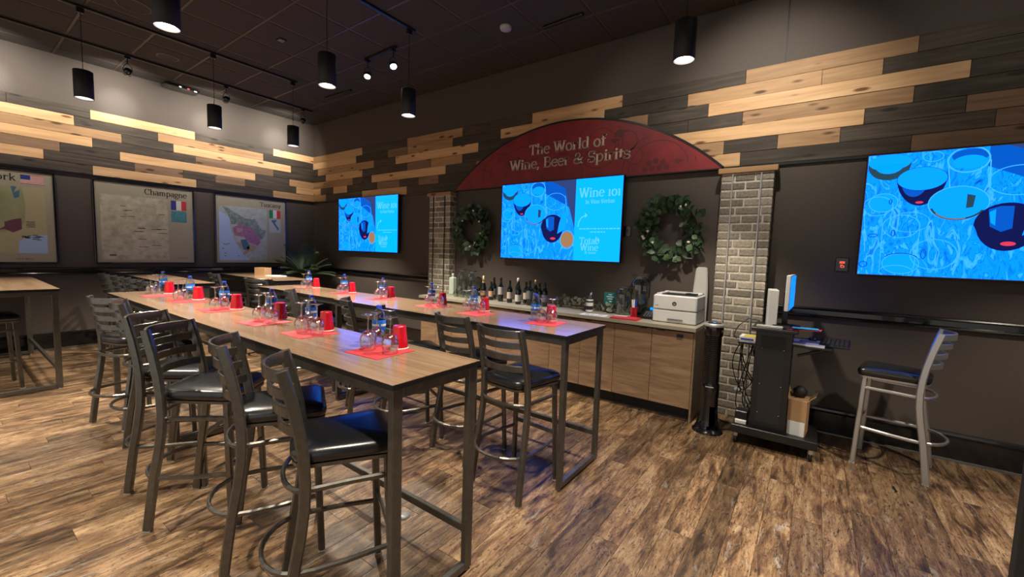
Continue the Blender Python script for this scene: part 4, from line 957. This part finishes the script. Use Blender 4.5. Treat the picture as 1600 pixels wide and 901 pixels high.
wine(5.013, -0.26, .33, 'sparkling wine bottle with gold foil, leftmost of the bottles', m_gold, m_gold, sparkling=True, lab_h=(.05, .11))
wine(5.187, -0.3, .26, 'short dark wine bottle with a peach label, second from left', M('peach_label', (.62, .38, .22), .6))
wine(5.12, -0.15, .31, 'tall dark wine bottle standing behind the peach-labelled one', m_greyl)
wine(5.38, -0.33, .325, 'dark wine bottle with a tall pale grey label', M('silver_label', (.42, .42, .40), .6), lab_h=(.09, .19))
wine(5.555, -0.36, .30, 'dark wine bottle with a broad cream label', m_cream2)
wine(5.575, -0.2, .33, 'wine bottle with white foil standing behind two others', m_greyl, M('white_foil', (.7, .68, .62), .4))
wine(5.73, -0.41, .30, 'dark wine bottle with a round white label', M('round_label', (.6, .6, .57), .6), lab_h=(.04, .13), r=.04)
wine(5.745, -0.25, .30, 'dark wine bottle standing just right of the round-labelled one', m_cream2)
wine(5.889, -0.38, .32, 'wide dark wine bottle with a dim grey label', m_greyl, r=.042, lab_h=(.08, .18))
wine(5.862, -0.2, .32, 'dark wine bottle with tan foil behind the blue-labelled water bottle', m_greyl, m_gold)
wine(5.975, -0.28, .29, 'slim dark wine bottle second from the right', m_greyl)
wine(6.097, -0.35, .31, 'rightmost dark wine bottle beside the eucalyptus garland', m_greyl)
t = thing('square_bottle', 'tall square pale green glass bottle beside the left pillar', 'bottle', (4.347, -.20, CT))
MB().bbox(-.045, .045, -.045, .045, 0, .27, .012).build('body', m_pond, t); MB().lathe([(.016, .265), (.014, .30), (.017, .305), (.017, .325), (0, .326)], 14).build('neck', m_pond, t)
def vase(x, y, h, r, label, mat=m_glass2, dark=False):
    t = thing('glass_vase', label, 'vase', (x, y, CT), 0, 'glass vases on the counter')
    MB().lathe([(0, .004), (r*.8, .0), (r, .02), (r, h*.72), (r*.92, h*.82), (r*.62, h*.90), (r*.62, h*.95), (r*1.05, h), (r*1.0, h+.002), (r*.58, h*.955), (r*.58, h*.90)], 24).build('body', mat, t)
    MB().lathe([(r*1.06, h-.002), (r*1.10, h+.003), (r*1.0, h+.006), (r*.97, h)], 24).build('lip', m_ink, t)
    return t
vase(4.53, -.18, .40, .07, 'tall clear glass vase beside the square green bottle')
vase(4.70, -.15, .38, .07, 'clear glass vase right of the tallest left-hand vase')
vase(7.08, -.22, .31, .085, 'shorter dark glass vase, left one of the pair by the phone')
vase(7.235, -.13, .46, .10, 'taller dark glass vase, right one of the pair by the phone')
for i, (x, y, r, d) in enumerate(((4.58, -.36, .05, 'leftmost'), (4.71, -.38, .045, 'middle'), (4.83, -.40, .045, 'rightmost'))):
    t = thing('glass_jar', 'small greenish round glass jar, %s of the three by the left pillar' % d, 'jar', (x, y, CT), 0, 'small round jars')
    MB().lathe([(0, .004), (r*.7, 0), (r, r*.8), (r*.75, r*1.6), (r*.35, r*1.9), (r*.4, r*2.2)], 18).build('body', thin_glass('green_glass', (.70, .82, .62), fac=.12), t)
    MB().lathe([(0, .01), (r*.6, .006), (r*.75, r*.7), (0, r*.75)], 12).build('filling', m_leafg, t)
# leaves
def leaf_mesh(L_, W_, mat, nm='leaf'):
    mb = MB(); mb.add([(0, 0, 0), (L_*.25, -W_*.42, .004), (L_*.6, -W_*.5, .006), (L_, 0, -.004), (L_*.6, W_*.5, .006), (L_*.25, W_*.42, .004), (L_*.5, 0, -.006)],
                      [(0, 1, 6), (1, 2, 6), (2, 3, 6), (3, 4, 6), (4, 5, 6), (5, 0, 6)], True); return mb
def wreath(cx, z, R_, label, seed, n=210):
    rr = random.Random(seed); t = thing('wreath', label, 'wreath', (cx, -.085, z))
    mb = MB()
    for k in range(3): mb.tube([((R_-.015+.02*k)*math.cos(a), rr.uniform(-.015, .015), (R_-.015+.02*k)*math.sin(a)) for a in [2*PI*i/24 for i in range(24)]], .006, 6, True, up=(0, 1, 0))
    mb.build('vine_ring', m_twig, t)
    o1 = leaf_mesh(.10, .075, m_leaf).build('leaf', m_leaf, t); o2 = leaf_mesh(.085, .065, m_leaf2).build('leaf', m_leaf2, t); fst = [o1, o2]
    for i in range(n):
        k = 1 if rr.random() < .16 else 0
        o = fst[k] if fst[k] is not None else link('leaf', (o1, o2)[k].data, t); fst[k] = None
        a = rr.uniform(0, 2*PI); r = R_+rr.uniform(-.085, .085); o.location = (r*math.cos(a), rr.uniform(-.06, .0), r*math.sin(a))
        d = Vector((math.cos(a+rr.uniform(-1.3, 1.3)+rr.choice([0, 0, PI/2, -PI/2])), rr.uniform(-.7, .1), math.sin(a+rr.uniform(-1.5, 1.5)))).normalized()
        o.rotation_euler = (d.to_track_quat('X', 'Z').to_matrix() @ Matrix.Rotation(rr.uniform(.3, 2.4), 3, 'X')).to_euler()
        s = rr.uniform(.75, 1.2); o.scale = (s, s, s)
        tip = o.rotation_euler.to_matrix() @ Vector((.1*s, 0, 0)); o.location.y -= max(0, o.location.y+tip.y-.055)
    for i in range(7):
        a = rr.uniform(0, 2*PI); r = R_+rr.uniform(-.04, .05)
        MB().lathe([(0, -.018), (.016, -.008), (.018, .006), (0, .018)], 8).build('bud', m_flower, t, (r*math.cos(a), -.065, r*math.sin(a)))
    return t
wreath(4.63, 1.925, .245, 'green leafy wreath on the wall left of the centre television', 21)
wreath(7.515, 1.925, .255, 'green leafy wreath on the wall right of the centre television', 22)
rr = random.Random(8); ga = thing('eucalyptus_garland', 'dusty green leafy garland lying on the counter right of the wine bottles', 'garland', (6.25, -.18, CT))
MB().tube([(0+.02, 0, .03), (.15, .02, .05), (.32, -.03, .035), (.5, .01, .04), (.68, -.04, .025)], .006, 6).build('stem', m_twig, ga)
lo = leaf_mesh(.06, .05, m_leafg).build('leaf', m_leafg, ga)
for i in range(170):
    o = lo if i == 0 else link('leaf', lo.data, ga)
    x = rr.uniform(-.08, .74); o.location = (x, rr.uniform(-.10, .08), rr.uniform(.015, .13)*(1 if x < .42 else .7))
    d = Vector((rr.uniform(-1, 1), rr.uniform(-1, .4), rr.uniform(-.2, 1))).normalized(); o.rotation_euler = (d.to_track_quat('X', 'Z').to_matrix() @ Matrix.Rotation(rr.uniform(0, 3), 3, 'X')).to_euler()
    s = rr.uniform(.6, 1.1); o.scale = (s, s, s)
t = thing('wipes_canister', 'black and white striped wipes canister with a tissue on top', 'canister', (6.724, -.36, CT))
MB().lathe([(0, 0), (.042, 0), (.043, .004), (.043, .16)], 22).build('body', m_ink, t); MB().lathe([(.0435, .006), (.0437, .03)], 22).lathe([(.0435, .135), (.0437, .155)], 22).lathe([(.0435, .075), (.0437, .115)], 22).build('label', m_white, t)
MB().lathe([(.044, .16), (.044, .172), (.03, .19), (.012, .195), (0, .195)], 22).build('lid', m_ink, t); MB().add([(0, 0, .19), (.02, .01, .205), (.03, -.005, .24), (.005, 0, .225), (-.004, .012, .21)], [(0, 1, 2), (0, 2, 3), (0, 3, 4)]).build('tissue', m_paper, t)
t = thing('table_sign', 'small teal card sign standing left of the dark vases', 'sign', (6.90, -.17, CT))
MB().poly([(-.075, .10), (.075, .10), (.075, .235), (-.075, .235)], -.006, 0).build('card', m_teal, t); MB().box(-.05, .05, -.04, .04, 0, .008).box(-.006, .006, -.004, .004, .005, .11).build('stand', m_black, t)
mb = MB(); [mb.box(a, b, -.0068, -.0062, z, z+.008) for a, b, z in ((-.02, .02, .205), (-.045, .05, .18), (-.03, .03, .155), (-.008, .022, .125))]; mb.build('card_lettering', m_paper, t)
t = thing('pen_cup', 'red plastic cup of pens on the counter beside the phone', 'cup', (7.283, -.42, CT))
MB().lathe([(0, .003), (.032, 0), (.038, .06), (.045, .118), (.047, .12), (.043, .118), (.034, .01)], 22).build('body', m_cup, t)
for dx, dy, m_ in ((-.02, 0, m_paper), (-.01, .015, m_paper), (.018, .01, m_bluecap), (.024, -.005, m_bluecap), (.01, .02, m_bluecap)):
    MB().rect([(dx*.4, dy*.4, .01), (dx*1.3, dy*1.3, .20)], .014, .010).build('pen', m_, t)
o = MB()
for k in range(5): o.box(-.15+.003*k, .15-.004*k, -.10, .10-.002*k, .003*k, .003*k+.0025)
tag(o.build('paper_stack', m_napkin, None, (7.24, -.545, CT+.0005), (0, 0, .06)), 'stack of red paper napkins on the counter before the pen cup', 'napkins')
tag(MB().box(-.07, .07, -.04, .04, 0, .003).build('sticky_note', m_cream2, None, (7.17, -.50, CT+.0165), (0, 0, .2)), 'cream note lying on the red napkin stack', 'note')
t = thing('paper_sheet', 'white printed sheet on the counter left of the red napkins', 'paper', (6.88, -.55, CT+.0005), .08); MB().box(-.16, .14, -.075, .085, 0, .0012).build('sheet', m_paper, t)
mb = MB(); [mb.box(a, a+.05, b, b+.02, .0013, .0018) for a, b in ((-.12, .03), (-.04, -.03), (.04, .02), (-.1, -.04), (.03, -.05))]; mb.build('printing', m_greyl, t)
t = thing('desk_phone', 'black desk phone between the pen cup and the printer', 'phone', (7.40, -.27, CT), .0)
MB().add([(x, y, z) for x in (-.11, .09) for y, z in ((-.12, 0), (-.12, .02), (.09, .10), (.09, 0))], [(0, 1, 2, 3), (4, 7, 6, 5), (0, 4, 5, 1), (1, 5, 6, 2), (2, 6, 7, 3), (0, 3, 7, 4)]).build('base', m_black, t)
MB().rect([(-.085, -.10, .05), (-.085, -.06, .075), (-.085, .05, .115), (-.085, .09, .12)], .045, .03).build('handset', m_blackg, t)
mb = MB(); [mb.box(-.03+.028*i, -.012+.028*i, -.10+.03*j, -.08+.03*j, .028+.0115*j, .036+.0115*j) for i in range(4) for j in range(4)]; mb.build('keypad', m_greyl, t)
MB().box(.0, .07, .03, .07, .085, .11).build('display', m_cyan, t)
# printer
t = thing('laser_printer', 'white laser printer at the right end of the counter', 'printer', (7.715, -.27, CT))
MB().bbox(-.215, .215, -.20, .19, .004, .13, .008).build('paper_tray', m_white, t); MB().bbox(-.215, .215, -.205, .19, .133, .285, .012).build('body', m_white, t)
MB().box(-.14, .10, -.16, .12, .2855, .289).build('output_slot', m_ink, t); MB().box(-.19, -.14, -.17, .15, .284, .30).box(.10, .2, -.17, .15, .284, .297).box(-.19, .2, .12, .17, .284, .305).build('top_cover', m_white, t)
MB().box(.10, .20, -.19, -.11, .297, .315).build('control_panel', m_black, t); MB().box(-.06, .09, -.2065, -.204, .03, .045).build('tray_grip', m_greyl, t)
mb = MB(); ell(mb, -.0, .20, .022, .022, -.2058, 20); lg = mb.build('logo_disc', m_ink, t)
mb = MB()
for p0, p1 in (((-.009, .188), (-.004, .212)), ((-.006, .2), (.0, .203)), ((0, .203), (-.003, .188)), ((.002, .184), (.007, .208)), ((.007, .208), (.012, .206)), ((.012, .206), (.009, .196)), ((.009, .196), (.005, .194))):
    flat(mb, [(p0[0]-.0011, p0[1]), (p1[0]-.0011, p1[1]), (p1[0]+.0011, p1[1]), (p0[0]+.0011, p0[1])], -.2061)
mb.build('logo_letters', m_paper, lg)
mb = MB(); text(mb, 'laser', -.19, .17, .016, -.2056); mb.build('model_lettering', m_greyl, t)
t = thing('tall_speaker', 'tall off-white tapered panel standing behind the printer', 'speaker', (7.872, -.05, CT)); 
MB().loft([[(x*w_, y, z) for x, y in ((-1, -.03), (-.8, -.04), (.8, -.04), (1, -.03), (1, .02), (-1, .02))] for w_, z in ((.074, 0), (.074, .30), (.070, .38), (.060, .53), (.052, .565), (.036, .58))]).build('body', m_white2, t)
t = thing('power_adapter', 'black plug unit on the wall behind the printer', 'adapter', (7.265, -.001, 1.17)); MB().bbox(-.055, .055, -.05, 0, 0, .15, .012).build('body', m_blackg, t); MB().box(-.02, .02, -.052, -.049, .04, .1).build('label', m_greyl, t)
def plate(x, z, label, screen=False):
    t = thing('wall_plate', label, 'wall plate', (x, -.0005, z)); MB().bbox(-.048, .048, -.012, 0, 0, .125, .004).build('plate', m_blackg, t)
    if screen:
        mb = MB().box(-.018, .020, -.0135, -.012, .072, .092).box(-.012, .006, -.0135, -.012, .055, .062)
        ring(mb, .004, .045, .016, .012, .006, -.0136, 16); mb.build('display', m_redl, t)
    else: MB().box(-.012, .012, -.016, -.012, .04, .085).build('switch', m_black, t)
plate(9.045, 1.528, 'black wall panel with a red display left of the right-hand television', True)
plate(7.00, 1.84, 'black wall plate beside the centre television', False)

# ------------------------------------------------------------------ tower fan
t = thing('tower_fan', 'black tower fan on the floor at the counter end', 'fan', (8.14, -.70, 0), .1)
def el(rx, ry, z, n=20, dx=0): return [(dx+rx*math.cos(2*PI*i/n), ry*math.sin(2*PI*i/n), z) for i in range(n)]
# flared base with an open arch: two legs and a foot ring
MB().loft([el(.135, .125, 0), el(.135, .125, .012), el(.12, .11, .025), el(.05, .05, .03)], smooth=True).build('base', m_blackg, t)
pr = [(.128, .015), (.112, .035), (.098, .07), (.088, .12), (.081, .18), (.077, .25), (.075, .335)]
mb = MB(); NA = 36; vs = []
for q, t_ in ((0, 1), (1, .9)):
    for r_, z_ in pr: vs += [(r_*t_*math.cos(2*PI*i/NA), r_*.92*t_*math.sin(2*PI*i/NA), z_) for i in range(NA)]
fs = []; K = len(pr)
def hole(i, j):
    a = (360*(i+.5)/NA) % 360; wd = (26, 26, 25, 22, 16, 0)[j] if j < 6 else 0
    return 1 <= j <= 4 and abs((a-300+180) % 360-180) < wd
for j in range(K-1):
    for i in range(NA):
        if hole(i, j): continue
        a, b = j*NA+i, j*NA+(i+1) % NA; fs.append((a, b, b+NA, a+NA)); o_ = K*NA; fs.append((a+o_, a+NA+o_, b+NA+o_, b+o_))
mb.add(vs, fs, True); mb.build('flared_base', m_blackg, t)
MB().loft([el(.078, .072, .33), el(.080, .074, .345), el(.080, .074, .45), el(.076, .07, .46)], smooth=True).build('collar', m_blackg, t)
MB().box(-.035, .035, -.0755, -.072, .43, .438).build('badge', m_white2, t)
MB().loft([el(.070, .066, .46), el(.070, .066, .90), el(.080, .074, .91), el(.080, .074, .985), el(.078, .072, .99)], smooth=True).build('column', m_blackg, t)
mb = MB()
for i in range(26): 
    z = .475+i*.0165; mb.loft([[(.074*math.cos(a), .070*math.sin(a), z), (.074*math.cos(a), .070*math.sin(a), z+.006)] for a in [math.radians(-160+140*k/10) for k in range(11)]], closed=False, caps=False)
tag(mb.build('grille_bars', m_black, t), kind='stuff')
MB().loft([el(.079, .073, .985), el(.083, .077, .995), el(.080, .074, 1.012), el(.06, .056, 1.018)], smooth=True).build('chrome_ring', m_rod, t)
MB().loft([el(.062, .058, 1.018), el(.058, .054, 1.022), el(.02, .02, 1.024)], smooth=True).build('control_top', m_blackg, t)
MB().box(-.012, .012, -.03, 0, 1.023, 1.026).build('display', m_cyan, t)

# ------------------------------------------------------------------ computer cart (local x = 0..)
cx0 = thing('computer_cart', 'black computer cart on casters between the brick pillar and the silver stool', 'cart', (8.68, -.55, 0), 0)
def cbox(nm, a, m=m_black, b=.004): return MB().bbox(*a, b).build(nm, m, cx0)
cbox('base_plate', (-.33, .29, -.28, .22, .105, .145)); cbox('base_lip', (-.33, .29, -.295, -.275, .10, .17))
body = cbox('cabinet', (-.20, .065, -.22, .16, .145, 1.01)); MB().box(-.155, .02, -.2215, -.219, .22, .97).build('side_panel', m_mattb, body)
mb = MB(); [mb.lathe([(.004, 0), (.004, .003), (0, .003)], 8, (x, -.2225, z), axis=(0, -1, 0)) for x in (-.145, .01) for z in (.30, .55, .86)]; mb.build('screws', m_silver, body)
cbox('worktop', (-.235, .10, -.26, .20, 1.01, 1.035)); cbox('side_shelf', (-.34, -.20, -.15, .15, .86, .885)); kt = cbox('keyboard_tray', (.06, .33, -.18, .30, .895, .912))
MB().rect([(.10, -.02, .80), (.34, -.02, .895)], .03, .02).build('tray_bracket', m_black, cx0)
for x, y in ((-.29, -.24), (.25, -.25), (-.29, .18), (.26, .18)):
    c = MB().box(-.014, .014, -.022, .022, .058, .104).build('caster', m_rod, cx0, (x, y, 0)); MB().lathe([(.012, -.012), (.034, -.012), (.034, .012), (.012, .012)], 18, axis=(1, 0, 0)).build('wheel', m_black, c, (0, 0, .035))
def put(name, label, cat, mb, m, z=1.0355, x=0, y=0, rz=0):
    return tag(mb.build(name, m, None, (8.68+x, -.55+y, z), (0, 0, rz)), label, cat)
t = thing('monitor', 'computer monitor seen almost edge-on on the cart', 'monitor', (8.685, -.50, 1.036), math.radians(88))
MB().bbox(-.25, .25, -.020, .012, .15, .45, .004).build('housing', m_white, t); MB().box(-.24, .24, -.0225, -.019, .16, .44).build('screen', m_photo, t)
MB().box(-.02, .02, .0, .04, .0, .30).box(-.09, .09, -.05, .08, 0, .01).build('stand', m_black, t)
put('upright_box', 'pale grey upright box on the left of the cart top', 'box', MB().bbox(-.036, .036, -.12, .12, 0, .32, .004), m_white, x=-.11, y=-.05, rz=.12)
put('leaflet', 'red folded leaflet on the front of the cart top', 'leaflet', MB().add([(-.10, -.05, 0), (.13, -.05, .012), (.14, .06, .012), (-.09, .07, 0), (-.10, -.05, .004), (.13, -.05, .016), (.14, .06, .016), (-.09, .07, .004)], [(0, 1, 2, 3), (4, 5, 6, 7), (0, 1, 5, 4), (1, 2, 6, 5), (2, 3, 7, 6), (3, 0, 4, 7)]), m_napkin, x=.115, y=-.14)
put('notebook', 'sky blue card lying on the red leaflet on the cart', 'card', MB().box(-.09, .09, -.04, .04, 0, .006), m_skyb, x=.14, y=-.15, z=1.054, rz=.05)
put('small_hub', 'light grey flat hub on the front left of the cart top', 'hub', MB().bbox(-.10, .09, -.03, .03, 0, .022, .004), m_white2, x=-.10, y=-.215)
put('black_device', 'black flat device beside the light grey hub on the cart', 'device', MB().bbox(-.07, .06, -.03, .03, 0, .03, .004), m_blackg, x=-.02, y=-.145)
t = thing('keyboard', 'black keyboard on the pull-out cart tray', 'keyboard', (9.035, -.42, .913), math.radians(-4)); MB().bbox(-.10, .10, -.22, .22, 0, .018, .004).build('base', m_black, t)
mb = MB(); [mb.box(-.085+.03*i, -.062+.03*i, -.2+.027*j, -.178+.027*j, .018, .024) for i in range(6) for j in range(15)]; tag(mb.build('keys', m_ink, t), kind='stuff')
t = thing('tray_papers', 'white booklet with a dark cover print on the cart tray', 'booklet', (8.855, -.58, .913), math.radians(-3)); MB().box(-.12, .11, -.13, .16, 0, .012).build('pages', m_paper, t); MB().box(-.07, .07, -.01, .12, .0122, .0135).build('print', m_greyl, t)
put('computer_mouse', 'black mouse beside the keyboard on the cart tray', 'mouse', MB().lathe([(0, .03), (.02, .028), (.035, .015), (.036, 0), (0, 0)], 14), m_blackg, z=.926, x=.20, y=.12)
t = thing('box_of_labels', 'flat white and yellow box on the small side shelf of the cart', 'box', (8.405, -.58, .886)); MB().box(-.06, .07, -.09, .09, 0, .035).build('box', m_paper, t); MB().box(-.03, .07, -.09, .08, .0352, .0362).build('yellow_print', m_yellow, t); MB().box(-.05, .05, -.0912, -.09, .008, .022).build('side_print', m_bluecap, t)
t = thing('cardboard_box', 'torn open cardboard box on the cart base', 'box', (8.815, -.60, .146), -.1)
mb = MB().box(-.055, .075, -.10, .10, 0, .30); mb.add([(-.055, -.10, .30), (-.09, -.12, .40), (-.09, .10, .40), (-.055, .10, .30)], [(0, 1, 2, 3)]).add([(.075, -.10, .30), (.13, -.12, .36), (.13, .10, .36), (.075, .10, .30)], [(0, 1, 2, 3)]); mb.build('box', m_card, t); MB().box(-.05, .07, -.1015, -.10, .0, .12).build('sticker', m_paper, t)
put('cable_bundle', 'dark bundle stuffed into the cardboard box on the cart', 'bag', MB().lathe([(.03, 0), (.05, .02), (.052, .06), (.03, .085), (.0, .10)], 14), m_mattb, z=.448, x=.145, y=-.02)
t = thing('white_adapter', 'white adapter box on the left of the cart base', 'adapter', (8.41, -.66, .146)); MB().bbox(-.045, .045, -.07, .07, 0, .035, .004).build('body', m_white, t); MB().bbox(-.05, .05, -.05, .06, .036, .11, .006).build('top', m_black, t)
rr = random.Random(15)
for k in range(7):
    x0 = 8.33+rr.uniform(-.03, .12); pts = []; ph = rr.uniform(0, 6)
    z = .86; n = 14; dep_ = rr.uniform(.35, .75); sw = rr.uniform(.05, .16)
    for i in range(n+1):
        u = i/n; pts.append((x0-sw*math.sin(PI*u*1.5+ph*.3), -.50+.18*u+.03*math.sin(5*u+ph), .86-dep_*math.sin(PI*u)**.8+.03*math.sin(7*u+ph) if k < 5 else .86-.80*u))
    pts = [p for p in pts]
    tag(MB().tube(pts, .0045, 6).build('power_cable', m_cable), 'one of the black cables tangled behind the computer cart', 'cable', 'tangled cables behind the cart')
tag(MB().tube([(8.47, -.42, 1.05), (8.38, -.40, 1.06), (8.30, -.42, .98), (8.27, -.46, .90), (8.30, -.50, .87)], .005, 6).build('power_cable', m_cable), 'black cable looping from the cart top to the side shelf', 'cable')
tag(MB().tube([(8.20, -.62, .006), (8.30, -.55, .006), (8.36, -.50, .006), (8.33, -.40, .006), (8.22, -.36, .006), (8.15, -.30, .006)], .005, 6).build('power_cable', m_cable), 'black cable lying on the floor behind the tower fan', 'cable')
tag(MB().lathe([(0, -.03), (.028, -.02), (.03, .01), (0, .03)], 12).build('cable_ball', m_white2, None, (8.32, -.32, .34)), 'round grey plug hanging among the cables', 'plug')
tag(MB().rect([(9.42, -.90, .006), (9.43, -.97, .006)], .012, .01).build('pen', m_black), 'black pen lying on the floor below the silver stool', 'pen')

# ------------------------------------------------------------------ palm in the corner, box on the back table
rr = random.Random(31); t = thing('potted_palm', 'dark green palm in the room corner left of the small television', 'plant', (.75, -.62, 0))
MB().lathe([(0, .0), (.15, 0), (.19, .02), (.22, .40), (.21, .42), (.19, .40), (0, .37)], 22).build('pot', m_black, t); MB().lathe([(.19, .38), (.1, .39), (0, .39)], 16).build('soil', m_twig, t)
for k in range(4): MB().tube([(.02*k-.03, .02*(k % 2), .36), (.01*k-.015, .01*(k % 2), 1.0)], .012, 6).build('stem', m_palm, t)
for k in range(22):
    a = 2*PI*k/22*3.3+rr.uniform(-.15, .15); L_ = rr.uniform(.50, .74); rise = rr.uniform(.25, 1.35); mb = MB(); pts = []
    for i in range(19):
        u = i/18; rad = L_*u*(math.cos(rise)*.95+.12*u); zz = .98+L_*u*(.35+math.sin(rise)*.85)-.42*L_*u*u*(1.2-rise*.55); pts.append(Vector((rad*math.cos(a), rad*math.sin(a), zz)))
    mb.tube(pts, .003, 4)
    for i in range(3, 19):
        tdir = (pts[i]-pts[i-1]).normalized(); sd = tdir.cross(Vector((0, 0, 1))).normalized(); ll = .17*math.sin(PI*(i/19.5)**.8)+.03
        for s_ in (-1, 1):
            for h_ in (0, .5):
                b0 = pts[i]-(pts[i]-pts[i-1])*h_; tip = b0+(sd*s_*.75+tdir*.75).normalized()*ll+Vector((0, 0, -.03)); wv = tdir*.0045; md = (b0*.45+tip*.55)+Vector((0, 0, .012))
                mb.add([b0-wv, b0+wv, md+wv*1.4, tip, md-wv*1.4], [(0, 1, 2, 3, 4)])
    # keep the fronds inside the room
    for v in mb.v: v.x = max(v.x, -.70); v.y = min(v.y, .59)
    mb.build('frond', m_palm, t)
t = thing('small_crate', 'light brown box standing on the far end of the rear table by the palm', 'box', (.80, -1.40, TZ), .3); MB().box(-.12, .12, -.07, .07, 0, .13).build('box', m_card, t)
tag(MB().box(-.16, .16, -.10, .10, 0, .01).build('white_folder', m_paper, None, (1.22, -1.37, TZ+.0005), (0, 0, .1)), 'white folder on the rear table right of the light brown box', 'folder')

# ------------------------------------------------------------------ dark post at the right photo edge
tag(MB().bbox(-.06, .06, -.03, .03, 0, 2.3, .004).build('door_post', m_mattb, None, (9.665, -2.3, 0)), 'black vertical post cut off by the bottom right photo edge', 'post')
tag(MB().lathe([(.0, 0), (.045, 0), (.047, .0015), (0, .002)], 24).build('floor_outlet', M('steel_cover', (.30, .30, .29), .45, metal=.3), None, (6.95, -3.30, .0005)), 'round grey floor outlet cover under the near end of the front table', 'outlet')
